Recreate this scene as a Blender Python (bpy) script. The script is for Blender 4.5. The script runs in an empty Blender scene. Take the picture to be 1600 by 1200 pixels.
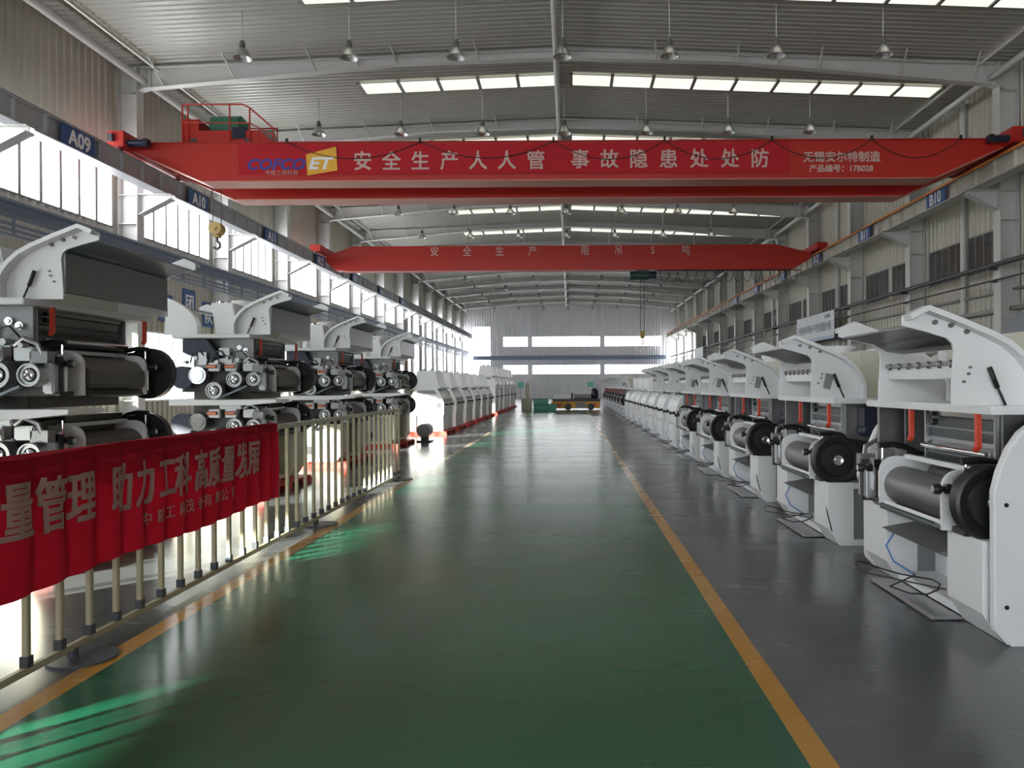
import bpy, bmesh, math, random
from mathutils import Vector, Matrix

random.seed(7)
SC = bpy.context.scene
COL = SC.collection
PI = math.pi

# ------------------------------------------------------------------ camera
cam_d = bpy.data.cameras.new('camera')
cam = bpy.data.objects.new('camera', cam_d)
COL.objects.link(cam)
cam_d.sensor_width = 36.0
cam_d.lens = 27.0
cam_d.shift_x = -90 / 1600
cam_d.shift_y = 2 / 1600
cam_d.clip_end = 400
EYE = 1.6
cam.location = (0, 0, EYE)
cam.rotation_euler = (Matrix.Rotation(PI / 2, 3, 'X') @ Matrix.Rotation(math.radians(-0.3), 3, 'Z')).to_euler()
SC.camera = cam

# ------------------------------------------------------------------ light levels
SC.view_settings.view_transform = 'Standard'
SC.view_settings.look = 'None'
SC.view_settings.exposure = 0.25
SC.view_settings.gamma = 1.0
E_LEFT, E_FAR, E_SKY, E_BACK, E_TALL = 9.5, 5.0, 0.95, 10.0, 16.0
W_SKY = 1.6
SUN = 42.0

world = bpy.data.worlds.new('daylight')
SC.world = world
world.use_nodes = True
bg = world.node_tree.nodes['Background']
bg.inputs['Color'].default_value = (0.86, 0.93, 1.0, 1)
bg.inputs['Strength'].default_value = W_SKY

sun_d = bpy.data.lights.new('sun', 'SUN')
sun_d.energy = SUN
sun_d.angle = math.radians(0.6)
sun_d.color = (1.0, 0.93, 0.82)
sun = bpy.data.objects.new('sun', sun_d)
COL.objects.link(sun)
SUN_AZ, SUN_EL = math.radians(42.0), math.radians(11.4)
sdir = Vector((math.sin(SUN_AZ) * math.cos(SUN_EL), math.cos(SUN_AZ) * math.cos(SUN_EL), -math.sin(SUN_EL)))
sun.rotation_euler = sdir.to_track_quat('-Z', 'Y').to_euler()
sun.location = (-30, -40, 12)

# ------------------------------------------------------------------ materials
def new_mat(name):
    m = bpy.data.materials.new(name)
    m.use_nodes = True
    return m, m.node_tree, m.node_tree.nodes['Principled BSDF']

def mat(name, color, rough=0.45, metal=0.0, var=0.08, scale=6.0, spec=0.5):
    m, nt, b = new_mat(name)
    n = nt.nodes.new('ShaderNodeTexNoise'); n.inputs['Scale'].default_value = scale; n.inputs['Detail'].default_value = 4
    tc = nt.nodes.new('ShaderNodeTexCoord')
    nt.links.new(tc.outputs['Object'], n.inputs['Vector'])
    mx = nt.nodes.new('ShaderNodeMix'); mx.data_type = 'RGBA'
    c = Vector(color)
    mx.inputs[6].default_value = (*(c * (1 - var)), 1)
    mx.inputs[7].default_value = (*[min(1, v) for v in c * (1 + var)], 1)
    nt.links.new(n.outputs['Fac'], mx.inputs[0])
    nt.links.new(mx.outputs[2], b.inputs['Base Color'])
    mr = nt.nodes.new('ShaderNodeMapRange')
    mr.inputs['To Min'].default_value = max(0.02, rough * 0.85); mr.inputs['To Max'].default_value = min(1, rough * 1.15)
    nt.links.new(n.outputs['Fac'], mr.inputs['Value'])
    nt.links.new(mr.outputs['Result'], b.inputs['Roughness'])
    b.inputs['Metallic'].default_value = metal
    b.inputs['Specular IOR Level'].default_value = spec
    return m

def glow(name, color, strength):
    m = bpy.data.materials.new(name); m.use_nodes = True
    nt = m.node_tree; nt.nodes.clear()
    o = nt.nodes.new('ShaderNodeOutputMaterial'); e = nt.nodes.new('ShaderNodeEmission')
    n = nt.nodes.new('ShaderNodeTexNoise'); n.inputs['Scale'].default_value = 0.8
    g = nt.nodes.new('ShaderNodeNewGeometry'); nt.links.new(g.outputs['Position'], n.inputs['Vector'])
    mr = nt.nodes.new('ShaderNodeMapRange'); mr.inputs['To Min'].default_value = strength * 0.85; mr.inputs['To Max'].default_value = strength * 1.15
    nt.links.new(n.outputs['Fac'], mr.inputs['Value']); nt.links.new(mr.outputs['Result'], e.inputs['Strength'])
    e.inputs['Color'].default_value = (*color, 1)
    nt.links.new(e.outputs[0], o.inputs['Surface'])
    return m

def glass_mat(name, tint):
    m = bpy.data.materials.new(name); m.use_nodes = True
    nt = m.node_tree; nt.nodes.clear()
    o = nt.nodes.new('ShaderNodeOutputMaterial'); t = nt.nodes.new('ShaderNodeBsdfTransparent'); g = nt.nodes.new('ShaderNodeBsdfGlossy')
    t.inputs['Color'].default_value = (*tint, 1); g.inputs['Roughness'].default_value = 0.05
    mx = nt.nodes.new('ShaderNodeMixShader'); mx.inputs[0].default_value = 0.07
    nt.links.new(t.outputs[0], mx.inputs[1]); nt.links.new(g.outputs[0], mx.inputs[2]); nt.links.new(mx.outputs[0], o.inputs['Surface'])
    return m

M = dict(
    white=mat('white_paint', (0.78, 0.795, 0.81), 0.38, 0, 0.04),
    panel=mat('grey_panel_paint', (0.25, 0.265, 0.27), 0.42, 0, 0.06),
    cream=mat('cream_paint', (0.60, 0.57, 0.44), 0.42, 0, 0.08),
    hopper=mat('off_white_sheet', (0.64, 0.63, 0.53), 0.4, 0, 0.05),
    steel=mat('brushed_steel', (0.50, 0.51, 0.52), 0.34, 0.85, 0.1, 12),
    dsteel=mat('dull_steel', (0.25, 0.25, 0.26), 0.36, 0.8, 0.12, 10),
    feeder=mat('grey_feeder_steel', (0.34, 0.36, 0.37), 0.32, 0.75, 0.1, 12),
    chrome=mat('chrome', (0.80, 0.81, 0.82), 0.12, 1.0, 0.03),
    roll=mat('grooved_roll_steel', (0.20, 0.195, 0.20), 0.42, 0.6, 0.1, 20),
    olive=mat('olive_brown_cover', (0.10, 0.093, 0.078), 0.4, 0.3, 0.12),
    board=mat('grey_board', (0.16, 0.16, 0.165), 0.55, 0, 0.1),
    black=mat('black_rubber', (0.012, 0.012, 0.014), 0.42, 0, 0.2),
    navy=mat('navy_enamel', (0.015, 0.02, 0.045), 0.35, 0, 0.15),
    handle=mat('red_handle_plastic', (0.62, 0.06, 0.03), 0.4, 0, 0.06),
    copper=mat('copper_sleeve', (0.55, 0.20, 0.12), 0.3, 0.7, 0.1),
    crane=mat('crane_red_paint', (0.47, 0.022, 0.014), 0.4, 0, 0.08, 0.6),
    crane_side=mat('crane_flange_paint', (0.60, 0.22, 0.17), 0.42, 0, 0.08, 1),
    pallet=mat('red_pallet_paint', (0.58, 0.05, 0.03), 0.5, 0, 0.15),
    cloth_dark=mat('crimson_banner_cloth', (0.46, 0.02, 0.03), 0.75, 0, 0.08, 3, 0.2),
    letter=mat('white_letter_film', (0.58, 0.40, 0.36), 0.7, 0, 0.06),
    letter_shade=mat('shaded_rose_letter_film', (0.52, 0.30, 0.27), 0.75, 0, 0.08),  # railing letters: shade put into the colour, darker than the crane letters
    letter_white=mat('white_letter_paint', (0.85, 0.85, 0.85), 0.6, 0, 0.03),
    letter_dim=mat('dim_letter_film', (0.50, 0.28, 0.24), 0.7, 0, 0.06),
    letter_blue=mat('blue_letter_film', (0.04, 0.05, 0.30), 0.6, 0, 0.04),
    logo=mat('amber_logo_film', (0.80, 0.42, 0.04), 0.6, 0, 0.04),
    sign=mat('blue_sign_enamel', (0.035, 0.10, 0.28), 0.45, 0, 0.05),
    wall=mat('beige_wall_sheet', (0.52, 0.50, 0.43), 0.45, 0, 0.05, 0.5),
    wallf=mat('grey_wall_sheet', (0.70, 0.695, 0.73), 0.5, 0, 0.05, 0.5),
    roof=mat('grey_roof_sheet', (0.38, 0.375, 0.335), 0.33, 0, 0.06, 0.4),
    beam=mat('pale_grey_steel_paint', (0.56, 0.56, 0.545), 0.42, 0, 0.05, 1),
    runway=mat('runway_grey_paint', (0.42, 0.43, 0.46), 0.45, 0, 0.1, 2),
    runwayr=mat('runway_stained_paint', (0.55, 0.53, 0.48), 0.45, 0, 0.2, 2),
    bluegrey=mat('blue_grey_beam_paint', (0.20, 0.25, 0.34), 0.45, 0, 0.06, 1),
    pipe=mat('dark_pipe_paint', (0.055, 0.055, 0.06), 0.45, 0, 0.1),
    orange=mat('orange_conductor_rail', (0.75, 0.25, 0.06), 0.5, 0, 0.1),
    frame=mat('white_window_frame', (0.62, 0.63, 0.64), 0.45, 0, 0.04),
    framed=mat('dark_window_frame', (0.22, 0.215, 0.20), 0.45, 0, 0.04),
    dglass=mat('shaded_window_glass', (0.07, 0.08, 0.075), 0.12, 0, 0.15, 0.7),
    lamp=mat('spun_aluminium', (0.55, 0.55, 0.54), 0.3, 0.8, 0.05),
    lampcap=mat('lamp_housing_grey', (0.10, 0.10, 0.10), 0.45, 0, 0.1),
    rail=mat('cream_railing_paint', (0.55, 0.49, 0.34), 0.4, 0, 0.08),
    joint=mat('grey_railing_joint', (0.09, 0.10, 0.12), 0.4, 0, 0.1),
    green=mat('green_machine_enamel', (0.03, 0.17, 0.10), 0.4, 0, 0.1),
    dgreen=mat('dark_green_hoist_enamel', (0.015, 0.05, 0.04), 0.4, 0, 0.1),
    crate=mat('green_crate_plastic', (0.14, 0.52, 0.40), 0.45, 0, 0.1),
    yellow=mat('yellow_cart_paint', (0.75, 0.38, 0.03), 0.45, 0, 0.08),
    hook=mat('worn_yellow_hook_paint', (0.40, 0.28, 0.08), 0.5, 0, 0.2),
    poster=mat('white_poster_sheet', (0.66, 0.68, 0.72), 0.5, 0, 0.03),
    posterb=mat('pale_blue_poster_band', (0.40, 0.46, 0.66), 0.5, 0, 0.05),
    ink=mat('dark_print_ink', (0.07, 0.08, 0.12), 0.6, 0, 0.05),
    cable=mat('black_cable', (0.02, 0.02, 0.02), 0.5, 0, 0.1),
    bcable=mat('blue_cable', (0.05, 0.22, 0.55), 0.5, 0, 0.1),
    rearhood=mat('blue_grey_hood_sheet', (0.22, 0.25, 0.30), 0.3, 0.2, 0.06),
    g_left=glow('daylit_left_panes', (0.96, 0.98, 1.0), E_LEFT),
    g_far=glow('daylit_far_panes', (0.95, 0.97, 1.0), E_FAR),
    g_back_fill=glow('added_back_fill_panes', (0.95, 0.97, 1.0), E_BACK),  # added glow behind the viewpoint, fills faces turned to the camera
    g_tall=glow('daylit_tall_panes', (0.96, 0.98, 1.0), E_TALL),
    g_sky=glow('daylit_skylight_sheet', (1.0, 0.98, 0.84), E_SKY),
    glass=glass_mat('clear_glass', (0.92, 0.96, 0.95)),
)

def cloth_material():
    m = mat('red_banner_cloth', (0.45, 0.016, 0.036), 0.8, 0, 0.08, 3, 0.15)
    nt = m.node_tree; b = nt.nodes['Principled BSDF']; o = nt.nodes['Material Output']
    t = nt.nodes.new('ShaderNodeBsdfTranslucent'); t.inputs['Color'].default_value = (0.75, 0.01, 0.03, 1)
    mx = nt.nodes.new('ShaderNodeMixShader'); mx.inputs[0].default_value = 0.3
    nt.links.new(b.outputs[0], mx.inputs[1]); nt.links.new(t.outputs[0], mx.inputs[2]); nt.links.new(mx.outputs[0], o.inputs['Surface'])
    return m
M['cloth'] = cloth_material()

def floor_material():
    m, nt, b = new_mat('painted_workshop_floor')
    N, L = nt.nodes, nt.links
    geo = N.new('ShaderNodeNewGeometry'); sep = N.new('ShaderNodeSeparateXYZ')
    L.new(geo.outputs['Position'], sep.inputs[0])
    def math_(op, a, c=None):
        n = N.new('ShaderNodeMath'); n.operation = op
        for i, v in enumerate((a, c)):
            if v is None: continue
            if isinstance(v, (int, float)): n.inputs[i].default_value = v
            else: L.new(v, n.inputs[i])
        return n.outputs[0]
    def band(x0, x1):
        return math_('MULTIPLY', math_('GREATER_THAN', sep.outputs[0], x0), math_('LESS_THAN', sep.outputs[0], x1))
    def mix(f, a, c):
        n = N.new('ShaderNodeMix'); n.data_type = 'RGBA'
        for i, v in ((0, f), (6, a), (7, c)):
            if isinstance(v, tuple): n.inputs[i].default_value = (*v, 1)
            elif isinstance(v, float): n.inputs[i].default_value = v
            else: L.new(v, n.inputs[i])
        return n.outputs[2]
    def noise(scale, sx, sy, det=4):
        mp = N.new('ShaderNodeMapping'); mp.inputs['Scale'].default_value = (sx, sy, 1)
        L.new(geo.outputs['Position'], mp.inputs['Vector'])
        n = N.new('ShaderNodeTexNoise'); n.inputs['Scale'].default_value = scale; n.inputs['Detail'].default_value = det
        L.new(mp.outputs[0], n.inputs['Vector'])
        return n.outputs['Fac']
    n1 = noise(0.5, 1, 0.5)
    grey = mix(n1, (0.10, 0.108, 0.115), (0.15, 0.158, 0.165))
    green = mix(n1, (0.006, 0.110, 0.055), (0.014, 0.160, 0.085))
    c = mix(band(-2.66, 1.0), grey, green)
    wear = noise(2.2, 1, 0.6, 6)
    mr = N.new('ShaderNodeMapRange'); mr.inputs['From Min'].default_value = 0.18; mr.inputs['From Max'].default_value = 0.42
    L.new(wear, mr.inputs['Value'])
    lines = math_('MULTIPLY', math_('ADD', band(-2.80, -2.66), band(1.0, 1.12)), mr.outputs[0])
    line_glare = N.new('ShaderNodeMapRange'); line_glare.inputs['From Min'].default_value = 8.5; line_glare.inputs['From Max'].default_value = 17.0
    line_glare.inputs['To Max'].default_value = 0.75
    L.new(sep.outputs[1], line_glare.inputs['Value'])
    c = mix(lines, c, mix(line_glare.outputs[0], (0.62, 0.30, 0.035), (0.60, 0.54, 0.42)))  # lines pale with distance: floor glare painted into their colour
    # tyre scuffs and dust
    sc = noise(0.9, 1.6, 0.16, 5)
    mr2 = N.new('ShaderNodeMapRange'); mr2.inputs['From Min'].default_value = 0.64; mr2.inputs['From Max'].default_value = 0.72
    mr2.inputs['To Max'].default_value = 0.4
    L.new(sc, mr2.inputs['Value'])
    zone = N.new('ShaderNodeMapRange'); zone.inputs['From Min'].default_value = 13.0; zone.inputs['From Max'].default_value = 19.0
    L.new(sep.outputs[1], zone.inputs['Value'])
    c = mix(math_('MULTIPLY', mr2.outputs[0], zone.outputs[0]), c, (0.02, 0.025, 0.025))
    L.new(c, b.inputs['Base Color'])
    rr = N.new('ShaderNodeMapRange'); rr.inputs['To Min'].default_value = 0.20; rr.inputs['To Max'].default_value = 0.34
    L.new(noise(0.7, 0.5, 2.2), rr.inputs['Value'])
    L.new(rr.outputs[0], b.inputs['Roughness'])
    bp = N.new('ShaderNodeBump'); bp.inputs['Strength'].default_value = 0.08; bp.inputs['Distance'].default_value = 0.006
    L.new(noise(1.2, 0.35, 3.0, 3), bp.inputs['Height'])
    L.new(bp.outputs[0], b.inputs['Normal'])
    b.inputs['Specular IOR Level'].default_value = 0.15
    b.inputs['Coat Weight'].default_value = 0.55
    b.inputs['Coat Roughness'].default_value = 0.19
    L.new(bp.outputs[0], b.inputs['Coat Normal'])
    return m
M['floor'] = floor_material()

# ------------------------------------------------------------------ mesh builder
class MB:
    def __init__(s): s.bm = bmesh.new()
    def _face(s, vs, smooth=False):
        try:
            f = s.bm.faces.new(vs); f.smooth = smooth; return f
        except ValueError: return None
    def box(s, x0, x1, y0, y1, z0, z1):
        v = [s.bm.verts.new((x, y, z)) for x in (x0, x1) for y in (y0, y1) for z in (z0, z1)]
        for q in ((0,1,3,2),(4,6,7,5),(0,4,5,1),(2,3,7,6),(0,2,6,4),(1,5,7,3)): s._face([v[i] for i in q])
        return s
    def prism(s, poly, a0, a1, axis='y', smooth=False):
        # poly: 2-d points; axis 'y': (x,z); 'x': (y,z); 'z': (x,y)
        def P(p, a):
            return {'y': (p[0], a, p[1]), 'x': (a, p[0], p[1]), 'z': (p[0], p[1], a)}[axis]
        A = [s.bm.verts.new(P(p, a0)) for p in poly]; B = [s.bm.verts.new(P(p, a1)) for p in poly]
        n = len(poly)
        for i in range(n): s._face([A[i], A[(i+1) % n], B[(i+1) % n], B[i]], smooth)
        s._face(A[::-1]); s._face(B)
        return s
    def strip(s, line, t, a0, a1, axis='y'):
        # thick band following a polyline, offset t to its right-hand side
        off = []
        for i, p in enumerate(line):
            a = Vector(line[max(0, i-1)]); c = Vector(line[min(len(line)-1, i+1)])
            d = (c - a).normalized(); off.append((p[0] + d.y * t, p[1] - d.x * t))
        for i in range(len(line) - 1):
            s.prism([line[i], line[i+1], off[i+1], off[i]], a0, a1, axis)
        return s
    def cyl(s, p0, p1, r, n=16, r1=None, caps=True):
        p0, p1 = Vector(p0), Vector(p1); d = (p1 - p0).normalized()
        u = d.orthogonal().normalized(); w = d.cross(u); r1 = r if r1 is None else r1
        A, B = [], []
        for i in range(n):
            t = 2*PI*i/n; k = u*math.cos(t) + w*math.sin(t)
            A.append(s.bm.verts.new(p0 + k*r)); B.append(s.bm.verts.new(p1 + k*r1))
        for i in range(n): s._face([A[i], A[(i+1)%n], B[(i+1)%n], B[i]], True)
        if caps: s._face(A[::-1]); s._face(B)
        return s
    def tube(s, pts, r, n=8):
        pts = [Vector(p) for p in pts]; rings = []
        u = None
        for i, p in enumerate(pts):
            d = (pts[min(i+1, len(pts)-1)] - pts[max(i-1, 0)]).normalized()
            u = d.orthogonal().normalized() if u is None else (u - d*u.dot(d)).normalized()
            w = d.cross(u)
            rings.append([s.bm.verts.new(p + (u*math.cos(2*PI*k/n) + w*math.sin(2*PI*k/n))*r) for k in range(n)])
        for a, b in zip(rings, rings[1:]):
            for k in range(n): s._face([a[k], a[(k+1)%n], b[(k+1)%n], b[k]], True)
        s._face(rings[0][::-1]); s._face(rings[-1])
        return s
    def lathe(s, prof, origin, axis, n=20):
        # prof: (r, h) points along axis
        o = Vector(origin); d = Vector(axis).normalized(); u = d.orthogonal().normalized(); w = d.cross(u)
        rings = []
        for r, h in prof:
            rings.append([s.bm.verts.new(o + d*h + (u*math.cos(2*PI*k/n) + w*math.sin(2*PI*k/n))*max(r, 1e-4)) for k in range(n)])
        for a, b in zip(rings, rings[1:]):
            for k in range(n): s._face([a[k], a[(k+1)%n], b[(k+1)%n], b[k]], True)
        return s
    def quad(s, a, b, c, d):
        s._face([s.bm.verts.new(p) for p in (a, b, c, d)]); return s
    def build(s, name, m, parent=None, bevel=0.0, kind=None):
        bmesh.ops.recalc_face_normals(s.bm, faces=s.bm.faces[:])
        if bevel:
            es = [e for e in s.bm.edges if len(e.link_faces) == 2 and e.calc_face_angle(0) > 0.6]
            bmesh.ops.bevel(s.bm, geom=es, offset=bevel, segments=2, affect='EDGES', clamp_overlap=True)
        for e in s.bm.edges:
            if len(e.link_faces) == 2 and e.calc_face_angle(0) > 0.7: e.smooth = False
        me = bpy.data.meshes.new(name); s.bm.to_mesh(me); s.bm.free()
        me.materials.append(m if not isinstance(m, str) else M[m])
        o = bpy.data.objects.new(name, me); COL.objects.link(o)
        if parent is not None: o.parent = parent
        if kind: o['kind'] = kind
        return o

def tag(o, label, cat, group=None, kind=None):
    o['label'] = label; o['category'] = cat
    if group: o['group'] = group
    if kind: o['kind'] = kind
    return o

def empty(name, loc, label, cat, rz=0.0, group=None):
    o = bpy.data.objects.new(name, None); COL.objects.link(o)
    o.empty_display_size = 0.2
    o.location = loc; o.rotation_euler = (0, 0, rz)
    return tag(o, label, cat, group)

KIDS = {}
def index_kids():
    KIDS.clear()
    for o in bpy.data.objects:
        if o.parent: KIDS.setdefault(o.parent.name, []).append(o)
def dup(o, parent=None):
    c = o.copy(); COL.objects.link(c)
    if parent is not None: c.parent = parent
    for ch in KIDS.get(o.name, []): dup(ch, c)
    return c

ORD = ['first','second','third','fourth','fifth','sixth','seventh','eighth','ninth','tenth','eleventh','twelfth','thirteenth','fourteenth',
       'fifteenth','sixteenth','seventeenth','eighteenth','nineteenth','twentieth','twenty-first','twenty-second','twenty-third','twenty-fourth']

# text: returns list of verts/faces in the text plane, centred
def text_bm(body, size, bold=0.0, shear=0.0, sx=1.0, ext=0.002):
    cu = bpy.data.curves.new('lettering_curve', 'FONT')
    cu.body = body; cu.size = size; cu.offset = bold; cu.shear = shear; cu.extrude = ext
    cu.align_x = 'CENTER'; cu.align_y = 'CENTER'; cu.resolution_u = 3
    ob = bpy.data.objects.new('lettering_tmp', cu); COL.objects.link(ob)
    bpy.context.view_layer.update()
    dg = bpy.context.evaluated_depsgraph_get()
    me = bpy.data.meshes.new_from_object(ob.evaluated_get(dg))
    bm = bmesh.new(); bm.from_mesh(me)
    bpy.data.objects.remove(ob); bpy.data.meshes.remove(me); bpy.data.curves.remove(cu)
    xs = [v.co.x for v in bm.verts]; ys = [v.co.y for v in bm.verts]
    if xs:
        cx, cy = (min(xs)+max(xs))/2, (min(ys)+max(ys))/2
        for v in bm.verts: v.co.x = (v.co.x - cx)*sx; v.co.y -= cy
    return bm

def lettering(items, name, m, parent, frame, fit=None):
    """items: (body, size, x, y, bold, shear, sx); frame(x,y,z)->point"""
    mb = MB(); last = None
    for it in items:
        body, size, x, y = it[:4]; bold = it[4] if len(it) > 4 else size*0.012
        sh = it[5] if len(it) > 5 else 0; sx = it[6] if len(it) > 6 else 1.0
        t = text_bm(body, size, 0.0, sh, sx)
        if fit:
            for _ in range(4):
                es = [e for e in t.edges if e.calc_length() > fit]
                if not es: break
                bmesh.ops.subdivide_edges(t, edges=es, cuts=1)
                bmesh.ops.triangulate(t, faces=t.faces[:])
            t.verts.index_update()
        for k, (ox, oy) in enumerate(((-bold, -bold), (bold, -bold), (-bold, bold), (bold, bold)) if bold > 0.003 else ((0, 0),)):
            mp = {}
            for v in t.verts: mp[v.index] = mb.bm.verts.new(frame(v.co.x + x + ox, v.co.y + y + oy, v.co.z + k*0.0007))
            for f in t.faces: mb._face([mp[v.index] for v in f.verts])
        t.free()
        if len(items) > 1:
            last = mb.build('character' if len(body) == 1 else name, m, parent); mb = MB()
    return last or mb.build(name, m, parent)

# ================================================================== THE HALL
BAYS = [22.7 + 6*k for k in range(-8, 13)]       # frame positions along the hall
YB, YF = BAYS[0] - 0.2, 94.9
WX = 13.3                                       # wall sheet
def zroof(x): return 11.6 - 0.04*abs(x)

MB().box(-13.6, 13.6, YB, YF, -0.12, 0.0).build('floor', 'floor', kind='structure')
tag(bpy.data.objects['floor'], 'painted workshop floor with green aisle between yellow lines and grey sides', 'floor')

def corrugated(mb, a0, a1, z0, z1, base, out, step=0.3, axis='y', rev=1):
    """sheet with vertical trapezoid ribs; runs along a (y or x), at base, ribs stand out by out"""
    pts = []; a = a0
    while a < a1 - 1e-4:
        for f, o in ((0, 0), (0.60, 0), (0.70, 1), (0.90, 1)):
            if a + f*step < a1: pts.append((a + f*step, base + o*out))
        a += step
    pts.append((a1, base))
    prev = None
    for p in pts:
        if axis == 'y': lo, hi = (p[1], p[0], z0), (p[1], p[0], z1)
        else: lo, hi = (p[0], p[1], z0), (p[0], p[1], z1)
        cur = (mb.bm.verts.new(lo), mb.bm.verts.new(hi))
        if prev: mb._face([prev[0], cur[0], cur[1], prev[1]])
        prev = cur

def wall_with_holes(mb, a0, a1, ztop, holes, base, out, axis='y', step=0.3):
    """holes: (a0,a1,z0,z1) non-overlapping along a within columns"""
    cuts = sorted({a0, a1, *[h[0] for h in holes], *[h[1] for h in holes]})
    for s, e in zip(cuts, cuts[1:]):
        if e - s < 1e-3: continue
        m = (s + e)/2
        hs = sorted([h for h in holes if h[0] < m < h[1]], key=lambda h: h[2])
        z = 0.0
        for h in hs:
            if h[2] > z: corrugated(mb, s, e, z, h[2], base, out, step, axis)
            z = h[3]
        if ztop > z: corrugated(mb, s, e, z, ztop, base, out, step, axis)

WN = [0]
def window(plane, a0, a1, z0, z1, panes, frm, pane, label, axis='y', rows=1, depth=0.08, t=0.05):
    WN[0] += 1
    mb = MB()
    def bx(p0, p1, q0, q1, d=depth):
        if axis == 'y': mb.box(plane - d/2, plane + d/2, p0, p1, q0, q1)
        else: mb.box(p0, p1, plane - d/2, plane + d/2, q0, q1)
    bx(a0, a1, z0, z0 + t); bx(a0, a1, z1 - t, z1); bx(a0, a0 + t, z0 + t, z1 - t); bx(a1 - t, a1, z0 + t, z1 - t)
    for i in range(1, panes):
        a = a0 + (a1 - a0)*i/panes; w_ = 0.05 if pane == 'g_left' else t*0.35; bx(a - w_, a + w_, z0 + t, z1 - t, depth*0.8)
    for i in range(1, rows):
        z = z0 + (z1 - z0)*i/rows; bx(a0 + t, a1 - t, z - t*0.35, z + t*0.35, depth*0.7)
    w = mb.build('window_%d' % WN[0], frm, kind='structure')
    tag(w, label, 'window')
    pb = MB()
    if axis == 'y': pb.box(plane - 0.006, plane + 0.006, a0 + t, a1 - t, z0 + t, z1 - t)
    else: pb.box(a0 + t, a1 - t, plane - 0.006, plane + 0.006, z0 + t, z1 - t)
    pb.build('pane', pane, w)
    return w

# left wall: high band of panes, lower clear band, tall slits at the far end
lh, rh = [], []
for i, (b0, b1) in enumerate(zip(BAYS, BAYS[1:])):
    n = ORD[i]
    if b0 < 58:
        lh.append((b0 + 0.35, b1 - 0.35, 6.25, 8.3))
        window(-WX, b0 + 0.35, b1 - 0.35, 6.25, 8.3, 7, 'framed', 'g_left', 'high bright window on the left wall in the %s bay from the back' % n)
        zl = 3.95 if abs(b0 - 10.7) < 0.1 else 3.4  # unseen bay window made taller so sun reaches the first white mill
        lh.append((b0 + 0.35, b1 - 0.35, 1.15, zl))
        window(-WX, b0 + 0.35, b1 - 0.35, 1.15, zl, 6, 'frame', 'glass', 'low clear window on the left wall in the %s bay from the back' % n, rows=2)
    else:
        lh.append((b0 + 4.5, b0 + 5.5, 2.0, 8.6))
        window(-WX, b0 + 4.5, b0 + 5.5, 2.0, 8.6, 2, 'frame', 'g_tall', 'tall bright window on the left wall in the %s bay from the back' % n, rows=4)
    if b0 < 74:
        for k, s in enumerate((b0 + 0.4, b0 + 3.15)):
            rh.append((s, s + 2.45, 5.1, 6.4))
            window(WX, s, s + 2.45, 5.1, 6.4, 5, 'framed', 'dglass', '%s shaded window on the right wall in the %s bay from the back' % (('nearer', 'farther')[k], n), rows=1)
    else:
        rh.append((b0 + 4.4, b0 + 5.5, 3.2, 7.2))
        window(WX, b0 + 4.4, b0 + 5.5, 3.2, 7.2, 2, 'frame', 'g_tall', 'tall bright window on the right wall in the %s bay from the back' % n, rows=3)
mb = MB(); wall_with_holes(mb, YB, YF, 11.1, lh, -WX, 0.04); tag(mb.build('wall_left', 'wall', kind='structure'), 'beige corrugated wall on the left above and below the bright windows', 'wall')
mb = MB(); wall_with_holes(mb, YB, YF, 11.1, rh, WX, -0.04); tag(mb.build('wall_right', 'wall', kind='structure'), 'beige corrugated wall on the right with shaded windows', 'wall')

# far wall
FY = 94.7
fh = []
for z0, z1, nm in ((6.35, 7.65, 'upper'), (2.95, 4.15, 'lower')):
    for j, (x0, x1) in enumerate(((-8.2, -5.1), (-4.6, 3.8), (4.3, 11.4))):
        fh.append((x0, x1, z0, z1))
        window(FY, x0, x1, z0, z1, 3 if j == 0 else 6, 'frame', 'g_far', '%s bright window strip on the far wall, %s' % (nm, ('left of the columns', 'between the two columns', 'right of the columns')[j]), axis='x')
fh.append((-11.9, -9.7, 2.2, 8.9))
window(FY, -11.9, -9.7, 2.2, 8.9, 2, 'frame', 'g_far', 'tall bright window at the left end of the far wall', axis='x', rows=5)
mb = MB(); wall_with_holes(mb, -WX, WX, 11.1, fh, FY, -0.04, 'x')
mb.prism([(-WX, 11.0), (WX, 11.0), (0, 11.7)], FY - 0.02, FY, 'y')
tag(mb.build('wall_far', 'wallf', kind='structure'), 'pale grey corrugated end wall at the far end of the hall', 'wall')
for x, s in ((-4.85, 'left'), (4.05, 'right')):
    tag(MB().box(x - 0.16, x + 0.16, FY - 0.45, FY - 0.1, 0, zroof(x) - 0.1).build('column', 'wallf', kind='structure'), 'pale %s column standing against the far wall' % s, 'column')
tag(MB().box(-11.8, 11.8, FY - 0.5, FY - 0.3, 4.75, 5.15).box(-11.8, 11.8, FY - 0.6, FY - 0.3, 5.15, 5.25).build('wall_beam', 'bluegrey', kind='structure'), 'blue-grey wind beam across the far wall', 'beam')
# back wall, behind the viewpoint, with glowing windows added as fill light
bh = [(-12, -4, 0.8, 6.8), (-3.6, 4.4, 0.8, 6.8)]
for j, h in enumerate(bh): window(YB + 0.1, h[0], h[1], h[2], h[3], 6, 'frame', 'g_back_fill', '%s wide glowing fill window added to the unseen back wall' % ('left', 'right')[j], axis='x', rows=3)
mb = MB(); wall_with_holes(mb, -WX, WX, 11.1, bh, YB + 0.1, 0.04, 'x'); mb.prism([(-WX, 11.0), (WX, 11.0), (0, 11.7)], YB + 0.1, YB + 0.12, 'y')
tag(mb.build('wall_back', 'wallf', kind='structure'), 'grey corrugated back wall behind the viewpoint', 'wall')

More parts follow.
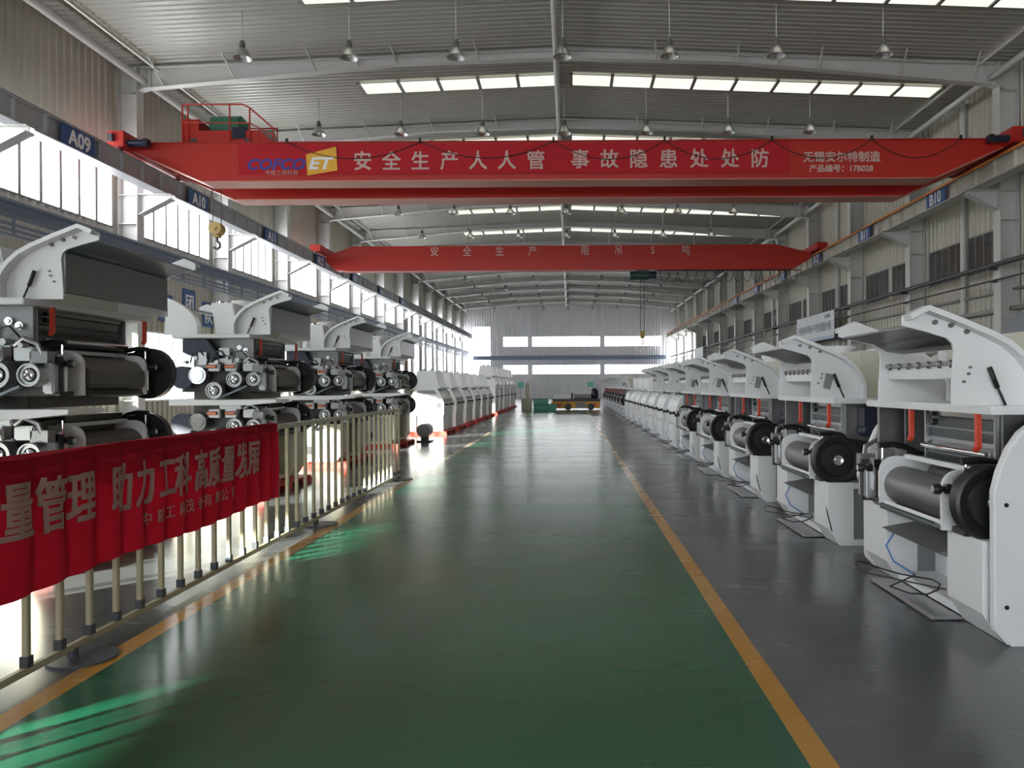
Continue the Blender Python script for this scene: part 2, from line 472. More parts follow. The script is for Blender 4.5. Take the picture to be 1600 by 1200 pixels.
# roof sheet: ribs run from eave to ridge
mb = MB()
prev = None; y = YB
pts = []
while y < YF:
    pts += [(y, 0), (y + 0.13, 0), (y + 0.155, -0.028), (y + 0.215, -0.028)]; y += 0.24
pts.append((YF, 0))
for p in pts:
    cur = [mb.bm.verts.new((x, p[0], zroof(x) + p[1])) for x in (-13.5, 0, 13.5)]
    if prev:
        mb._face([prev[0], cur[0], cur[1], prev[1]]); mb._face([prev[1], cur[1], cur[2], prev[2]])
    prev = cur
tag(mb.build('ceiling', 'roof', kind='structure'), 'grey ribbed metal roof lining sloping to a central ridge', 'ceiling')

# skylight strips
def skylight(y0, y1, x0, x1, label):
    root = MB()
    n = max(1, round(abs(x1 - x0)/1.3)); w = (x1 - x0)/n
    pm = MB()
    for i in range(n):
        a, b = x0 + i*w + 0.05, x0 + (i + 1)*w - 0.05
        pm.quad((a, y0, zroof(a) - 0.05), (b, y0, zroof(b) - 0.05), (b, y1, zroof(b) - 0.05), (a, y1, zroof(a) - 0.05))
    for i in range(n + 1):
        a = x0 + i*w
        root.box(a - 0.05, a + 0.05, y0, y1, zroof(a) - 0.09, zroof(a) - 0.035)
    for yy in (y0, y1):
        root.quad((x0, yy - 0.04, zroof(x0) - 0.07), (x1, yy - 0.04, zroof(x1) - 0.07), (x1, yy + 0.04, zroof(x1) - 0.07), (x0, yy + 0.04, zroof(x0) - 0.07))
    o = root.build('skylight', 'framed', kind='structure'); tag(o, label, 'skylight')
    pm.build('pane', 'g_sky', o)
for i, k in enumerate((-3, -2, -1, 0, 1, 2, 3, 4)):
    y0 = 24.5 + 6*k
    skylight(y0, y0 + 0.95, -6.7, -0.35, 'pale skylight strip left of the ridge, %s from the back' % ORD[i])
    skylight(y0, y0 + 0.95, 0.1, 12.0, 'pale skylight strip right of the ridge, %s from the back' % ORD[i])

# frames: columns, corbels, rafters
def column(y, s):
    mb = MB()
    x0, x1 = 12.65, 13.22
    mb.box(s*x0, s*(x0 + 0.02), y - 0.19, y + 0.19, 0, 11.0)
    mb.box(s*(x1 - 0.02), s*x1, y - 0.19, y + 0.19, 0, 11.0)
    mb.box(s*(x0 + 0.02), s*(x1 - 0.02), y - 0.012, y + 0.012, 0, 11.0)
    for z in (1.2, 3.5, 6.4, 7.25, 10.2): mb.box(s*(x0 + 0.02), s*(x1 - 0.02), y - 0.18, y + 0.18, z, z + 0.015)
    # corbel under the crane runway
    mb.prism([(s*12.65, 7.27), (s*11.72, 7.27), (s*11.72, 7.17), (s*12.65, 6.70)], y - 0.012, y + 0.012, 'y')
    mb.box(s*11.68, s*12.65, y - 0.15, y + 0.15, 7.27, 7.295)
    mb.strip([(s*12.65, 6.70), (s*11.72, 7.17)], 0.03, y - 0.15, y + 0.15)
    return mb.build('column', 'beam', kind='structure')
for i, y in enumerate(BAYS[1:-1]):
    for s in (-1, 1):
        tag(column(y, s), 'grey steel column on the %s side, %s from the back' % ('left' if s < 0 else 'right', ORD[i]), 'column')

def rafter(y):
    mb = MB()
    prof = [(12.9, 10.25), (12.45, 10.42), (5.0, 11.10), (0, 11.26)]
    for s in (-1, 1):
        poly = [(s*x, z) for x, z in prof] + [(0, 11.52), (s*12.9, 11.52 - 0.04*12.9)]
        mb.prism(poly, y - 0.006, y + 0.006, 'y')
        for (xa, za), (xb, zb) in zip(prof, prof[1:]):
            mb.prism([(s*xa, za), (s*xb, zb), (s*xb, zb - 0.02), (s*xa, za - 0.02)], y - 0.13, y + 0.13, 'y')
        mb.prism([(s*12.9, 11.0), (0, 11.52), (0, 11.54), (s*12.9, 11.02)], y - 0.13, y + 0.13, 'y')
        for x in (2.6, 5.0, 7.4, 9.8, 11.9):
            zb = 11.10 + (5.0 - x)*0.032 if x < 5 else 11.10 - (x - 5)*0.0913
            mb.cyl((s*x, y - 0.1, zb), (s*x - 0.1, y - 0.75, zroof(x) - 0.03), 0.028, 6)
        for x in (0.25, 6.2, 12.3):
            zb = 11.25 if x < 1 else 11.10 - (x - 5)*0.0913
            mb.box(s*x - 0.012, s*x + 0.012, y - 0.12, y + 0.12, zb, 11.48 - 0.04*x)
    # cable with clips along the top edge
    for s in (-1, 1):
        mb.cyl((s*12.5, y - 0.2, 10.96), (0, y - 0.2, 11.46), 0.016, 5)
    return mb.build('roof_beam', 'beam', kind='structure')
for i, y in enumerate(BAYS[1:-1]):
    tag(rafter(y), 'grey tapered roof rafter, %s from the back' % ORD[i], 'beam')
tag(MB().cyl((-0.35, YB + 0.2, 11.28), (-0.35, FY - 0.2, 11.28), 0.09, 12).build('trim_1', 'beam', kind='structure'), 'grey pipe running under the roof ridge', 'pipe')
for k, s in enumerate((-1, 1)):
    nm = ('left', 'right')[k]
    tag(MB().cyl((s*12.5, YB + 0.2, 10.62), (s*12.5, FY - 0.2, 10.62), 0.10, 10).build('trim_%d' % (2 + k), 'beam', kind='structure'), 'grey eave strut pipe along the %s wall' % nm, 'pipe')
    tag(MB().cyl((s*12.1, YB + 0.2, 10.98), (s*12.1, FY - 0.2, 10.98), 0.045, 8).build('trim_%d' % (4 + k), 'beam', kind='structure'), 'thin conduit below the roof beside the %s eave strut' % nm, 'pipe')

# crane runways
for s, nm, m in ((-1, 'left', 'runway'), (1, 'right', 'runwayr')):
    mb = MB()
    mb.box(s*11.98, s*12.0, YB + 0.3, FY - 0.6, 7.33, 7.85)
    mb.box(s*11.86, s*12.16, YB + 0.3, FY - 0.6, 7.85, 7.875)
    mb.box(s*11.80, s*12.20, YB + 0.3, FY - 0.6, 7.30, 7.33)
    y = YB + 1
    while y < FY - 1:
        mb.box(s*11.88, s*11.98, y - 0.012, y + 0.012, 7.33, 7.85); y += 1.0
    r = mb.build('runway_beam', m, kind='structure'); tag(r, 'grey crane runway beam along the %s columns' % nm, 'beam')
    MB().box(s*11.97, s*12.05, YB + 0.3, FY - 0.6, 7.875, 7.95).build('crane_rail', 'pipe', r)
    if s > 0:
        cb = MB().box(11.78, 11.84, YB + 0.3, FY - 0.6, 7.80, 7.86)
        for yy in range(-20, 92, 3): cb.box(11.80, 11.9, yy, yy + 0.05, 7.78, 7.84)
        cb.build('conductor_rail', 'orange', r)

# bay number signs
def bay_sign(text, s, y, label):
    x = s*11.84
    root = empty('bay_sign', (x, y, 7.58), label, 'sign', group='bay number signs on the crane runways')
    MB().box(min(0, s*0.03), max(0, s*0.03), -0.62, 0.62, -0.24, 0.24).build('sign_plate', 'sign', root)
    lettering([(text, 0.50, 0, 0, 0.012)], 'lettering', 'letter_white', root, lambda a, b, c: (-s*(0.006 + c), -s*a, b))
for i, y in enumerate((18.6, 24.6, 30.6, 36.6, 42.6, 48.6, 54.6)):
    bay_sign('A%02d' % (9 + i), -1, y, 'blue sign reading A%02d on the left runway beam' % (9 + i))
    if i: bay_sign('B%02d' % (9 + i), 1, y + 0.2, 'blue sign reading B%02d on the right runway beam' % (9 + i))

# cable tray (left), pipes (right)
mb = MB()
mb.box(-12.6, -12.2, YB + 0.3, FY - 0.7, 5.68, 5.74).box(-12.42, -12.38, YB + 0.3, FY - 0.7, 5.45, 5.68).box(-12.55, -12.25, YB + 0.3, FY - 0.7, 5.42, 5.45)
for z in (5.02, 5.14, 5.26): mb.box(-12.5, -12.4, YB + 0.3, FY - 0.7, z - 0.025, z + 0.025)
y = YB + 0.7
while y < FY - 1:
    mb.box(-12.48, -12.42, y, y + 0.04, 5.0, 5.45); y += 1.5
tag(mb.build('cable_tray', 'bluegrey'), 'blue-grey cable tray hung on a beam along the left columns under the windows', 'cable tray')
mb = MB()
mb.cyl((12.45, YB + 0.3, 5.06), (12.45, FY - 0.7, 5.06), 0.075, 10)
for y in BAYS[1:-1]: mb.box(12.36, 12.645, y - 0.06, y + 0.06, 4.93, 5.0)
tag(mb.build('air_pipe', 'pipe'), 'thick dark pipe bracketed along the right columns', 'pipe')
mb = MB(); mb.cyl((12.5, YB + 0.3, 4.62), (12.5, FY - 0.7, 4.62), 0.03, 8)
for y in BAYS[1:-1]: mb.box(12.46, 12.645, y - 0.04, y + 0.04, 4.57, 4.61)
tag(mb.build('air_pipe', 'pipe'), 'thin dark pipe just below the thick one along the right columns', 'pipe')
tag(MB().box(13.0, 13.28, YB + 0.3, FY - 0.5, 3.75, 3.87).box(13.1, 13.28, YB + 0.3, FY - 0.5, 4.35, 4.42).build('trim_6', 'framed', kind='structure'), 'dark horizontal girts on the right wall below the windows', 'trim')
mb = MB(); mb.cyl((12.9, 46.9, 0.5), (12.9, 52.5, 7.1), 0.05, 8); mb.cyl((12.9, 52.5, 0.5), (12.9, 46.9, 7.1), 0.05, 8)
tag(mb.build('cross_brace', 'beam', kind='structure'), 'crossed steel braces between two columns on the right', 'brace')
for i, y in enumerate((25.6, 37.6, 49.6)):
    tag(MB().cyl((13.15, y, 0), (13.15, y, 10.9), 0.1, 10).build('downpipe', 'beam', kind='structure'), 'grey downpipe on the right wall, %s from the camera' % ORD[i], 'pipe')

# ================================================================== PENDANT LAMPS
def make_lamp():
    t = empty('pendant_lamp', (0, 0, 0), 'x', 'lamp')
    MB().lathe([(0.05, 0.27), (0.09, 0.255), (0.13, 0.21), (0.18, 0.12), (0.22, 0.04), (0.245, 0.0), (0.232, 0.0), (0.17, 0.11), (0.12, 0.19), (0.02, 0.21)], (0, 0, 0), (0, 0, 1), 20).build('lamp_shade', 'lamp', t)
    MB().cyl((0, 0, 0.26), (0, 0, 0.40), 0.075, 14).cyl((0, 0, 0.40), (0, 0, 0.46), 0.045, 10).build('lamp_housing', 'lampcap', t)
    MB().cyl((0, 0, 0.04), (0, 0, 0.16), 0.05, 10, 0.03).build('bulb', 'letter_white', t)
    return t
lamp0 = make_lamp(); index_kids()
for r in range(0, 12):
    y = 19.7 + 6*r
    for c in range(7):
        x = -8.35 + 2.74*c
        L = lamp0 if (r == 0 and c == 0) else dup(lamp0)
        zl = 10.02
        L.location = (x, y, zl)
        rod = MB().cyl((0, 0, 0.44), (0, 0, zroof(x) - zl - 0.02), 0.014, 6).build('lamp_rod', 'beam', L)
        tag(L, 'bell pendant lamp, %s from the left in the %s row from the camera' % (ORD[c], ORD[r]), 'lamp', 'pendant lamps hanging from the roof')
# the prototype's own rod is added after indexing, so copies get exactly one rod each

# ================================================================== BRIDGE CRANES
GY = 20.8
cr = empty('overhead_crane', (0, GY, 7.9), 'nearer red double girder bridge crane carrying a safety banner', 'crane')
def gy(z): return z - 7.9
def girder(y0, y1, x_end, zt, zb, x_t, ze, parent, m, flange):
    poly = [(-x_end, zt), (x_end, zt), (x_end, ze), (x_t, zb), (-x_t, zb), (-x_end, ze)]
    g = MB().prism([(x, gy(z)) for x, z in poly], y0 - GY, y1 - GY, 'y').build('girder', m, parent)
    f = MB()
    bot = [(-x_end, ze), (-x_t, zb), (x_t, zb), (x_end, ze)]
    for (xa, za), (xb, zb2) in zip(bot, bot[1:]):
        f.prism([(xa, gy(za)), (xb, gy(zb2)), (xb, gy(zb2) - 0.025), (xa, gy(za) - 0.025)], y0 - GY - 0.05, y1 - GY + 0.05, 'y')
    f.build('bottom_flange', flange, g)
    MB().box(-x_end, x_end, y0 - GY - 0.05, y1 - GY + 0.05, gy(zt), gy(zt) + 0.025).build('top_flange', m, g)
    return g
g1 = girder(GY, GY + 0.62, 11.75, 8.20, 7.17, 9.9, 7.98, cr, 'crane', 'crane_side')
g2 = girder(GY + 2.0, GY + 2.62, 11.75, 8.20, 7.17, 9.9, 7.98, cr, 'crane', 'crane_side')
for s in (-1, 1):
    e = MB().box(s*11.75, s*12.2, -0.5, 3.1, 0.08, 0.50)
    ec = e.build('end_carriage', 'crane', cr, bevel=0.02)
    MB().cyl((s*11.95, -0.2, 0.16), (s*12.07, -0.2, 0.16), 0.11, 14).cyl((s*11.95, 2.8, 0.16), (s*12.07, 2.8, 0.16), 0.11, 14).build('wheel', 'pipe', ec)
    MB().cyl((s*11.3, -0.3, 0.22), (s*11.75, -0.3, 0.22), 0.10, 12).box(s*11.2, s*11.32, -0.4, -0.2, 0.12, 0.32).build('travel_motor', 'navy', ec)
    MB().box(s*12.0, s*12.12, -0.62, -0.5, 0.2, 0.4).build('buffer', 'pipe', ec)
# maker's lettering
def cfr(a, b, c): return (a, -0.004 - c, b)
def cp(px, py, d=GY): return ((px - 890)*d/1200, EYE + (602 - py)*d/1200 - 7.9)
its = []
x, z = cp(1317, 247); its.append(('无锡安尔特制造', 0.30, x, z, 0.007))
x, z = cp(1316, 265); its.append(('产品编号：17B028', 0.215, x, z, 0.006))
lettering(its, 'lettering', 'letter', cr, cfr)
# festoon cable looped over the near girder face
fm = MB()
xs = [-7.6, -4.0, -0.4, 2.6, 5.5, 8.2, 10.6]
for a, b in zip(xs, xs[1:]):
    pts = []
    for k in range(15):
        t = k/14; pts.append((a + (b - a)*t, -0.055, gy(8.2) - 0.5*4*t*(1 - t)*(0.9 if b < 0 else 1)))
    fm.tube(pts, 0.012, 5)
for a in xs: fm.box(a - 0.03, a + 0.03, -0.09, -0.03, gy(8.18), gy(8.30))
fm.build('festoon_cable', 'cable', cr)

# banner on the crane
bn = empty('safety_banner', (0, GY - 0.03, 7.74), 'long red banner of white slogan characters tied to the nearer crane girder', 'banner')
bx0, bx1 = cp(375, 0)[0], cp(1235, 0)[0]
def wave(x, z): return -0.008 - 0.006*math.sin(x*2.3 + z*3) - 0.004*math.sin(x*5.1 - z*7)
mb = MB(); nx, nz = 120, 8; grid = []
for i in range(nx + 1):
    x = bx0 + (bx1 - bx0)*i/nx
    grid.append([mb.bm.verts.new((x, wave(x, z), z)) for z in [(-0.41 + 0.82*j/nz) for j in range(nz + 1)]])
for i in range(nx):
    for j in range(nz): mb._face([grid[i][j], grid[i+1][j], grid[i+1][j+1], grid[i][j+1]], True)
mb.build('cloth', 'cloth_dark', bn)
def bfr(a, b, c): return (a, wave(a, b) - 0.006 - c, b)
its = []
for ch, px in zip('安全生产人人管', (569, 614, 659, 704, 749, 794, 839)): its.append((ch, 0.54, cp(px, 0)[0], cp(0, 250)[1] + 7.9 - 7.74, 0.008, 0, 0.95))
for ch, px in zip('事故隐患处处防', (908, 954, 1000, 1046, 1094, 1142, 1189)): its.append((ch, 0.54, cp(px, 0)[0], cp(0, 249)[1] + 7.9 - 7.74, 0.008, 0, 0.95))
lettering(its, 'slogan_lettering', 'letter', bn, bfr, 0.1)
def cz(py): return cp(0, py)[1] + 7.9 - 7.74
lettering([('COFCO', 0.40, cp(435, 0)[0], cz(255), 0.012, 0.28, 1.12)], 'logo_word', 'letter_blue', bn, bfr, 0.1)
q = [(481, 240), (528, 228), (530, 265), (483, 273)]
mb = MB(); mb.prism([(cp(a, 0)[0], cz(b)) for a, b in q], -0.024, -0.020, 'y'); mb.build('logo_square', 'logo', bn)
lettering([('ET', 0.44, cp(505, 0)[0], cz(254), 0.014, 0.25, 1.25)], 'logo_initials', 'letter_white', bn, lambda a, b, c: (a, -0.028 - c, b))
lettering([('中粮工程科技', 0.15, cp(443, 0)[0], cz(268), 0.0, 0, 1.0)], 'small_lettering', 'letter_dim', bn, bfr)

# trolley on the nearer crane
tr = empty('crane_trolley', (-9.5, GY + 1.3, 8.25), 'red hoist trolley with railings and green motor on top of the nearer crane', 'trolley')
MB().box(-1.15, 1.0, -0.95, 0.95, 0.10, 0.42).prism([(1.0, 0.10), (1.35, 0.10), (1.0, 0.42)], -0.95, 0.95, 'y').box(-1.15, -0.7, -0.9, 0.9, 0.42, 0.75).build('trolley_frame', 'crane', tr, bevel=0.01)
wb = MB()
for x in (-0.8, 0.7):
    for y in (-0.95, 0.95): wb.cyl((x, y - 0.04, 0.085), (x, y + 0.04, 0.085), 0.11, 14)
wb.build('wheel', 'pipe', tr)
rb = MB()
P = [(-1.1, -1.0), (-0.95, -1.0), (0.2, -1.0), (0.75, -1.0), (1.4, -1.0)]
for x, y in P[:4]: rb.cyl((x, y, 0.1), (x, y, 1.12 if x < 0.5 else 1.0), 0.022, 6)
rb.tube([(-1.1, -1, 1.12), (0.55, -1, 1.12), (0.75, -1, 1.02), (1.4, -1, 0.45), (1.4, -1, 0.05)], 0.022, 6)
rb.tube([(-1.1, -1, 0.62), (0.75, -1, 0.60), (1.4, -1, 0.25)], 0.018, 6)
rb.build('railing', 'crane', tr); rb = MB()
for x in (-1.1, 0.2, 0.75): rb.cyl((x, 1.0, 0.1), (x, 1.0, 1.12), 0.022, 6)
rb.tube([(-1.1, 1, 1.12), (0.75, 1, 1.12)], 0.022, 6)
rb.build('railing', 'crane', tr)
MB().cyl((-0.55, -0.3, 0.72), (0.25, -0.3, 0.72), 0.30, 18).cyl((0.25, -0.3, 0.72), (0.42, -0.3, 0.70), 0.26, 18, 0.12).build('hoist_motor', 'green', tr)
MB().box(0.25, 0.62, -0.98, -0.6, 0.18, 0.50).build('control_box', 'navy', tr, bevel=0.01)
MB().cyl((-0.9, 0.35, 0.60), (0.9, 0.35, 0.60), 0.20, 16).build('rope_drum', 'dsteel', tr)
hk = MB().cyl((-0.62, -0.16, -2.10), (-0.62, 0.16, -2.10), 0.18, 18).cyl((-0.62, -0.2, -2.10), (-0.62, 0.2, -2.10), 0.05, 10).box(-0.70, -0.54, -0.1, 0.1, -2.34, -2.05).build('hook_block', 'hook', tr)
MB().tube([(-0.62, 0, -2.32), (-0.62, 0, -2.44), (-0.54, 0, -2.52), (-0.54, 0, -2.62), (-0.62, 0, -2.68), (-0.72, 0, -2.63)], 0.035, 8).build('hook', 'pipe', hk)
MB().cyl((-0.74, 0, -2.05), (-0.74, 0, 0.3), 0.012, 5).cyl((-0.5, 0, -2.05), (-0.5, 0, 0.3), 0.012, 5).build('hoist_rope', 'cable', tr)

# farther single girder crane
FYC = 37.5
c2 = empty('overhead_crane', (0, FYC, 7.9), 'farther red single girder bridge crane with lifting limit lettering', 'crane')
MB().prism([(-10.5, 0.48), (10.0, 0.48), (11.5, 0.12), (11.7, 0.12), (11.7, -0.22), (10.9, -0.68), (-11.3, -0.68), (-11.75, -0.28), (-11.75, 0.02)], -0.3, 0.3, 'y').build('girder', 'crane', c2)
MB().box(-10.9, 10.7, -0.33, 0.33, -0.72, -0.68).build('bottom_flange', 'crane', c2)
for s in (-1, 1):
    ec = MB().box(s*11.7, s*12.2, -1.3, 1.3, 0.08, 0.40).build('end_carriage', 'crane', c2, bevel=0.02)
    MB().cyl((s*11.95, -1.0, 0.15), (s*12.07, -1.0, 0.15), 0.10, 12).cyl((s*11.95, 1.0, 0.15), (s*12.07, 1.0, 0.15), 0.10, 12).build('wheel', 'pipe', ec)
its = []
for ch, px in zip('安全生产限吊5吨', (680, 731, 782, 833, 915.5, 967.5, 1021, 1073)): 
    x, z = cp(px, 391.5, FYC - 0.3); its.append((ch, 0.50, x, z, 0.006, 0, 0.85))
lettering(its, 'lettering', 'letter', c2, lambda a, b, c: (a, -0.304 - c, b))
fm = MB(); xs = [4.4 + 0.45*k for k in range(16)]
for a, b in zip(xs, xs[1:]):
    fm.tube([(a + (b - a)*k/10, -0.1, -0.74 - 0.55*math.sqrt(max(0, 4*(k/10)*(1 - k/10)))) for k in range(11)], 0.016, 5)
fm.box(4.3, 11.3, -0.12, -0.08, -0.76, -0.72); fm.build('festoon_cable', 'cable', c2)
ho = empty('electric_hoist', (3.6, FYC, 7.18), 'dark green electric hoist hanging under the farther crane', 'hoist')
MB().box(-0.28, 0.28, -0.25, 0.25, -0.12, 0.0).build('trolley_plate', 'dgreen', ho)
MB().cyl((-0.62, 0, -0.24), (0.3, 0, -0.24), 0.21, 16).build('rope_drum', 'dgreen', ho)
MB().cyl((0.3, 0, -0.22), (0.66, 0, -0.22), 0.17, 14).build('motor', 'navy', ho)
MB().cyl((-0.12, 0, -3.0), (-0.12, 0, -0.3), 0.014, 5).cyl((0.06, 0, -3.0), (0.06, 0, -0.3), 0.014, 5).build('hoist_rope', 'cable', ho)
MB().box(-0.14, 0.08, -0.07, 0.07, -3.3, -2.95).tube([(-0.03, 0, -3.3), (-0.03, 0, -3.42), (0.05, 0, -3.5), (0.0, 0, -3.6), (-0.1, 0, -3.55)], 0.035, 7).build('hook', 'hook', ho)

# ================================================================== ROLLER MILLS
W = 1.95
ARM = [(-0.40, 2.03), (-0.275, 2.085), (-0.08, 2.01), (0.13, 1.92), (0.24, 1.86), (0.33, 1.78), (0.39, 1.70), (0.43, 1.60), (0.43, 1.46)]
ARM_IN = [(-0.09, 1.46), (-0.092, 1.52), (-0.075, 1.80), (-0.085, 1.85), (-0.12, 1.885), (-0.25, 1.925), (-0.40, 1.965)]

def add_hood(root, dz, depth, rear=True, va=0.12, vb=1.26, plate=False):
    def sh(L): return [(x, z + dz) for x, z in L]
    def mir(L): return [(depth - x, z) for x, z in L]
    for side in ((0, 1) if rear else (0,)):
        f = mir if side else (lambda L: L)
        for v0, v1, rim0, rim1 in ((va, va + 0.02, va - 0.10, va), (vb, vb + 0.02, vb + 0.02, vb + 0.12)):
            mb = MB()
            mb.prism(f(sh(ARM + ARM_IN)), v0, v1, 'y')
            ln = f(sh(ARM)); mb.strip(ln, 0.035 if not side else -0.035, rim0, rim1)
            a = mb.build('hood_arm', 'white', root)
            if not side:
                bb = MB(); sgn = -1 if v0 == va else 1; vs = v0 if v0 == va else v1
                for x, z in ((-0.20, 1.985), (-0.10, 1.965), (0.0, 1.925), (0.02, 1.70), (0.01, 1.66), (-0.02, 1.61)):
                    r = 0.016 if z > 1.8 else 0.009
                    bb.cyl((x, vs, z + dz), (x, vs + sgn*0.02, z + dz), r, 8)
                bb.build('bolts', 'dsteel', a)
                if plate and v0 == va: MB().prism([(0.03, 1.56 + dz), (0.10, 1.54 + dz), (0.14, 1.69 + dz), (0.06, 1.71 + dz)], v0 - 0.004, v0, 'y').build('marker_plate', 'panel', a)
        # flap of steel sheet between the arm tips, and the pinned cross beam
        fl = MB(); fl.strip(f(sh([(-0.36, 1.965), (-0.12, 1.915), (-0.03, 1.86), (0.10, 1.84)])), 0.012, va + 0.02, vb)
        fl.build('hood_flap', 'rearhood' if dz else 'dsteel', root)
        if not side:
            MB().box(-0.02, 0.10, va + 0.02, vb, 1.63 + dz, 1.72 + dz).build('cross_beam', 'white', root, bevel=0.008)
            b2 = MB().box(-0.04, 0.10, va + 0.02, vb, 1.72 + dz, 1.745 + dz)
            for k in range(7):
                vk = va + 0.1 + (vb - va - 0.2)*k/6; b2.cyl((-0.045, vk, 1.70 + dz), (-0.045, vk, 1.75 + dz), 0.012, 6)
            b2.build('pin_strip', 'dsteel', root)
    for v in (va - 0.03, vb + 0.05):
        g = MB().cyl((0.16, v, 1.62 + dz), (0.24, v, 1.44 + dz), 0.008, 8).cyl((0.13, v, 1.70 + dz), (0.18, v, 1.57 + dz), 0.016, 8)
        g.build('gas_strut', 'black', root)

def add_hopper(root, dz, depth):
    c = depth/2
    o = MB().prism([(0.43, 1.46 + dz), (depth - 0.43, 1.46 + dz), (depth - 0.40, 1.93 + dz), (0.40, 1.93 + dz)] if not dz else [(0.43, 1.46 + dz), (depth - 0.43, 1.46 + dz), (depth - 0.48, 1.78 + dz), (0.38, 1.78 + dz)], 0.10 if not dz else 0.16, 1.2 if not dz else 1.45, 'y').build('hopper', 'hopper', root, bevel=0.01)
    MB().lathe([(0.17, 1.45), (0.17, 2.0), (0.19, 2.0), (0.19, 2.04), (0.001, 2.05)], (c, 1.5 if not dz else 0.9, dz), (0, 0, 1), 24).build('inlet_cylinder', 'white', root)
    if dz:
        MB().prism([(c - 0.30, 1.46 + dz), (c + 0.02, 1.46 + dz), (c + 0.10, 1.92 + dz), (c - 0.22, 1.92 + dz)], 1.45, 1.83, 'y').build('inlet_box', 'white', root, bevel=0.012)
    for k, v in enumerate((0.34, 0.62) if not dz else (1.55, 1.73)):
        MB().cyl((c, v, 1.80 + dz), (c, v, 1.88 + dz), 0.035, 12).cyl((c, v, 1.88 + dz), (c, v, 1.95 + dz), 0.06, 14).build('sight_cap', 'chrome', root)

def add_legs(root, zt, depth, body='white'):
    for v0, v1, out in ((0.03, 0.48, 0), (1.47, 1.92, 1)):
        mb = MB()
        mb.prism([(0.16, 0), (0.05, 0.17), (0.05, zt), (0.30, zt), (0.30, 0)], v0, v1, 'y')
        mb.prism([(depth - 0.16, 0), (depth - 0.05, 0.17), (depth - 0.05, zt), (depth - 0.25, zt), (depth - 0.25, 0)], v0, v1, 'y')
        mb.box(0.30, depth - 0.25, v0, v1, zt - 0.06, zt)
        mb.box(0.30, depth - 0.25, v0, v1, 0, 0.06)
        l = mb.build('leg', body, root, bevel=0.006)
        pb = MB()
        if out == 0: pb.box(0.30, depth - 0.25, v0 + 0.07, v1, 0.06, zt - 0.06)
        else: pb.box(0.30, depth - 0.25, v0, v1 - 0.07, 0.06, zt - 0.06)
        pb.build('side_panel', 'panel', l)
        hp = MB(); vv = v0 + 0.066 if out == 0 else v1 - 0.066
        hp.box(0.62, 0.85, min(vv, vv + 0.003), max(vv, vv + 0.003), 0.14, 0.30); hp.build('access_hole', 'black', l)
    MB().box(0.44, 0.48, 0.48, 1.47, 0.05, zt).build('front_panel', body, root)
    MB().box(0.14, 0.44, 0.48, 1.47, 0.03, 0.09).build('sill', body, root, bevel=0.005)

def rounded(u0, u1, z0, z1, r=0.08, n=5):
    pts = [(u1, z0), (u1, z1)]
    for k in range(n + 1):
        t = PI/2 + (PI/2)*k/n; pts.append((u0 + r + r*math.cos(t), z1 - r + r*math.sin(t)))
    pts.append((u0, z0)); return pts

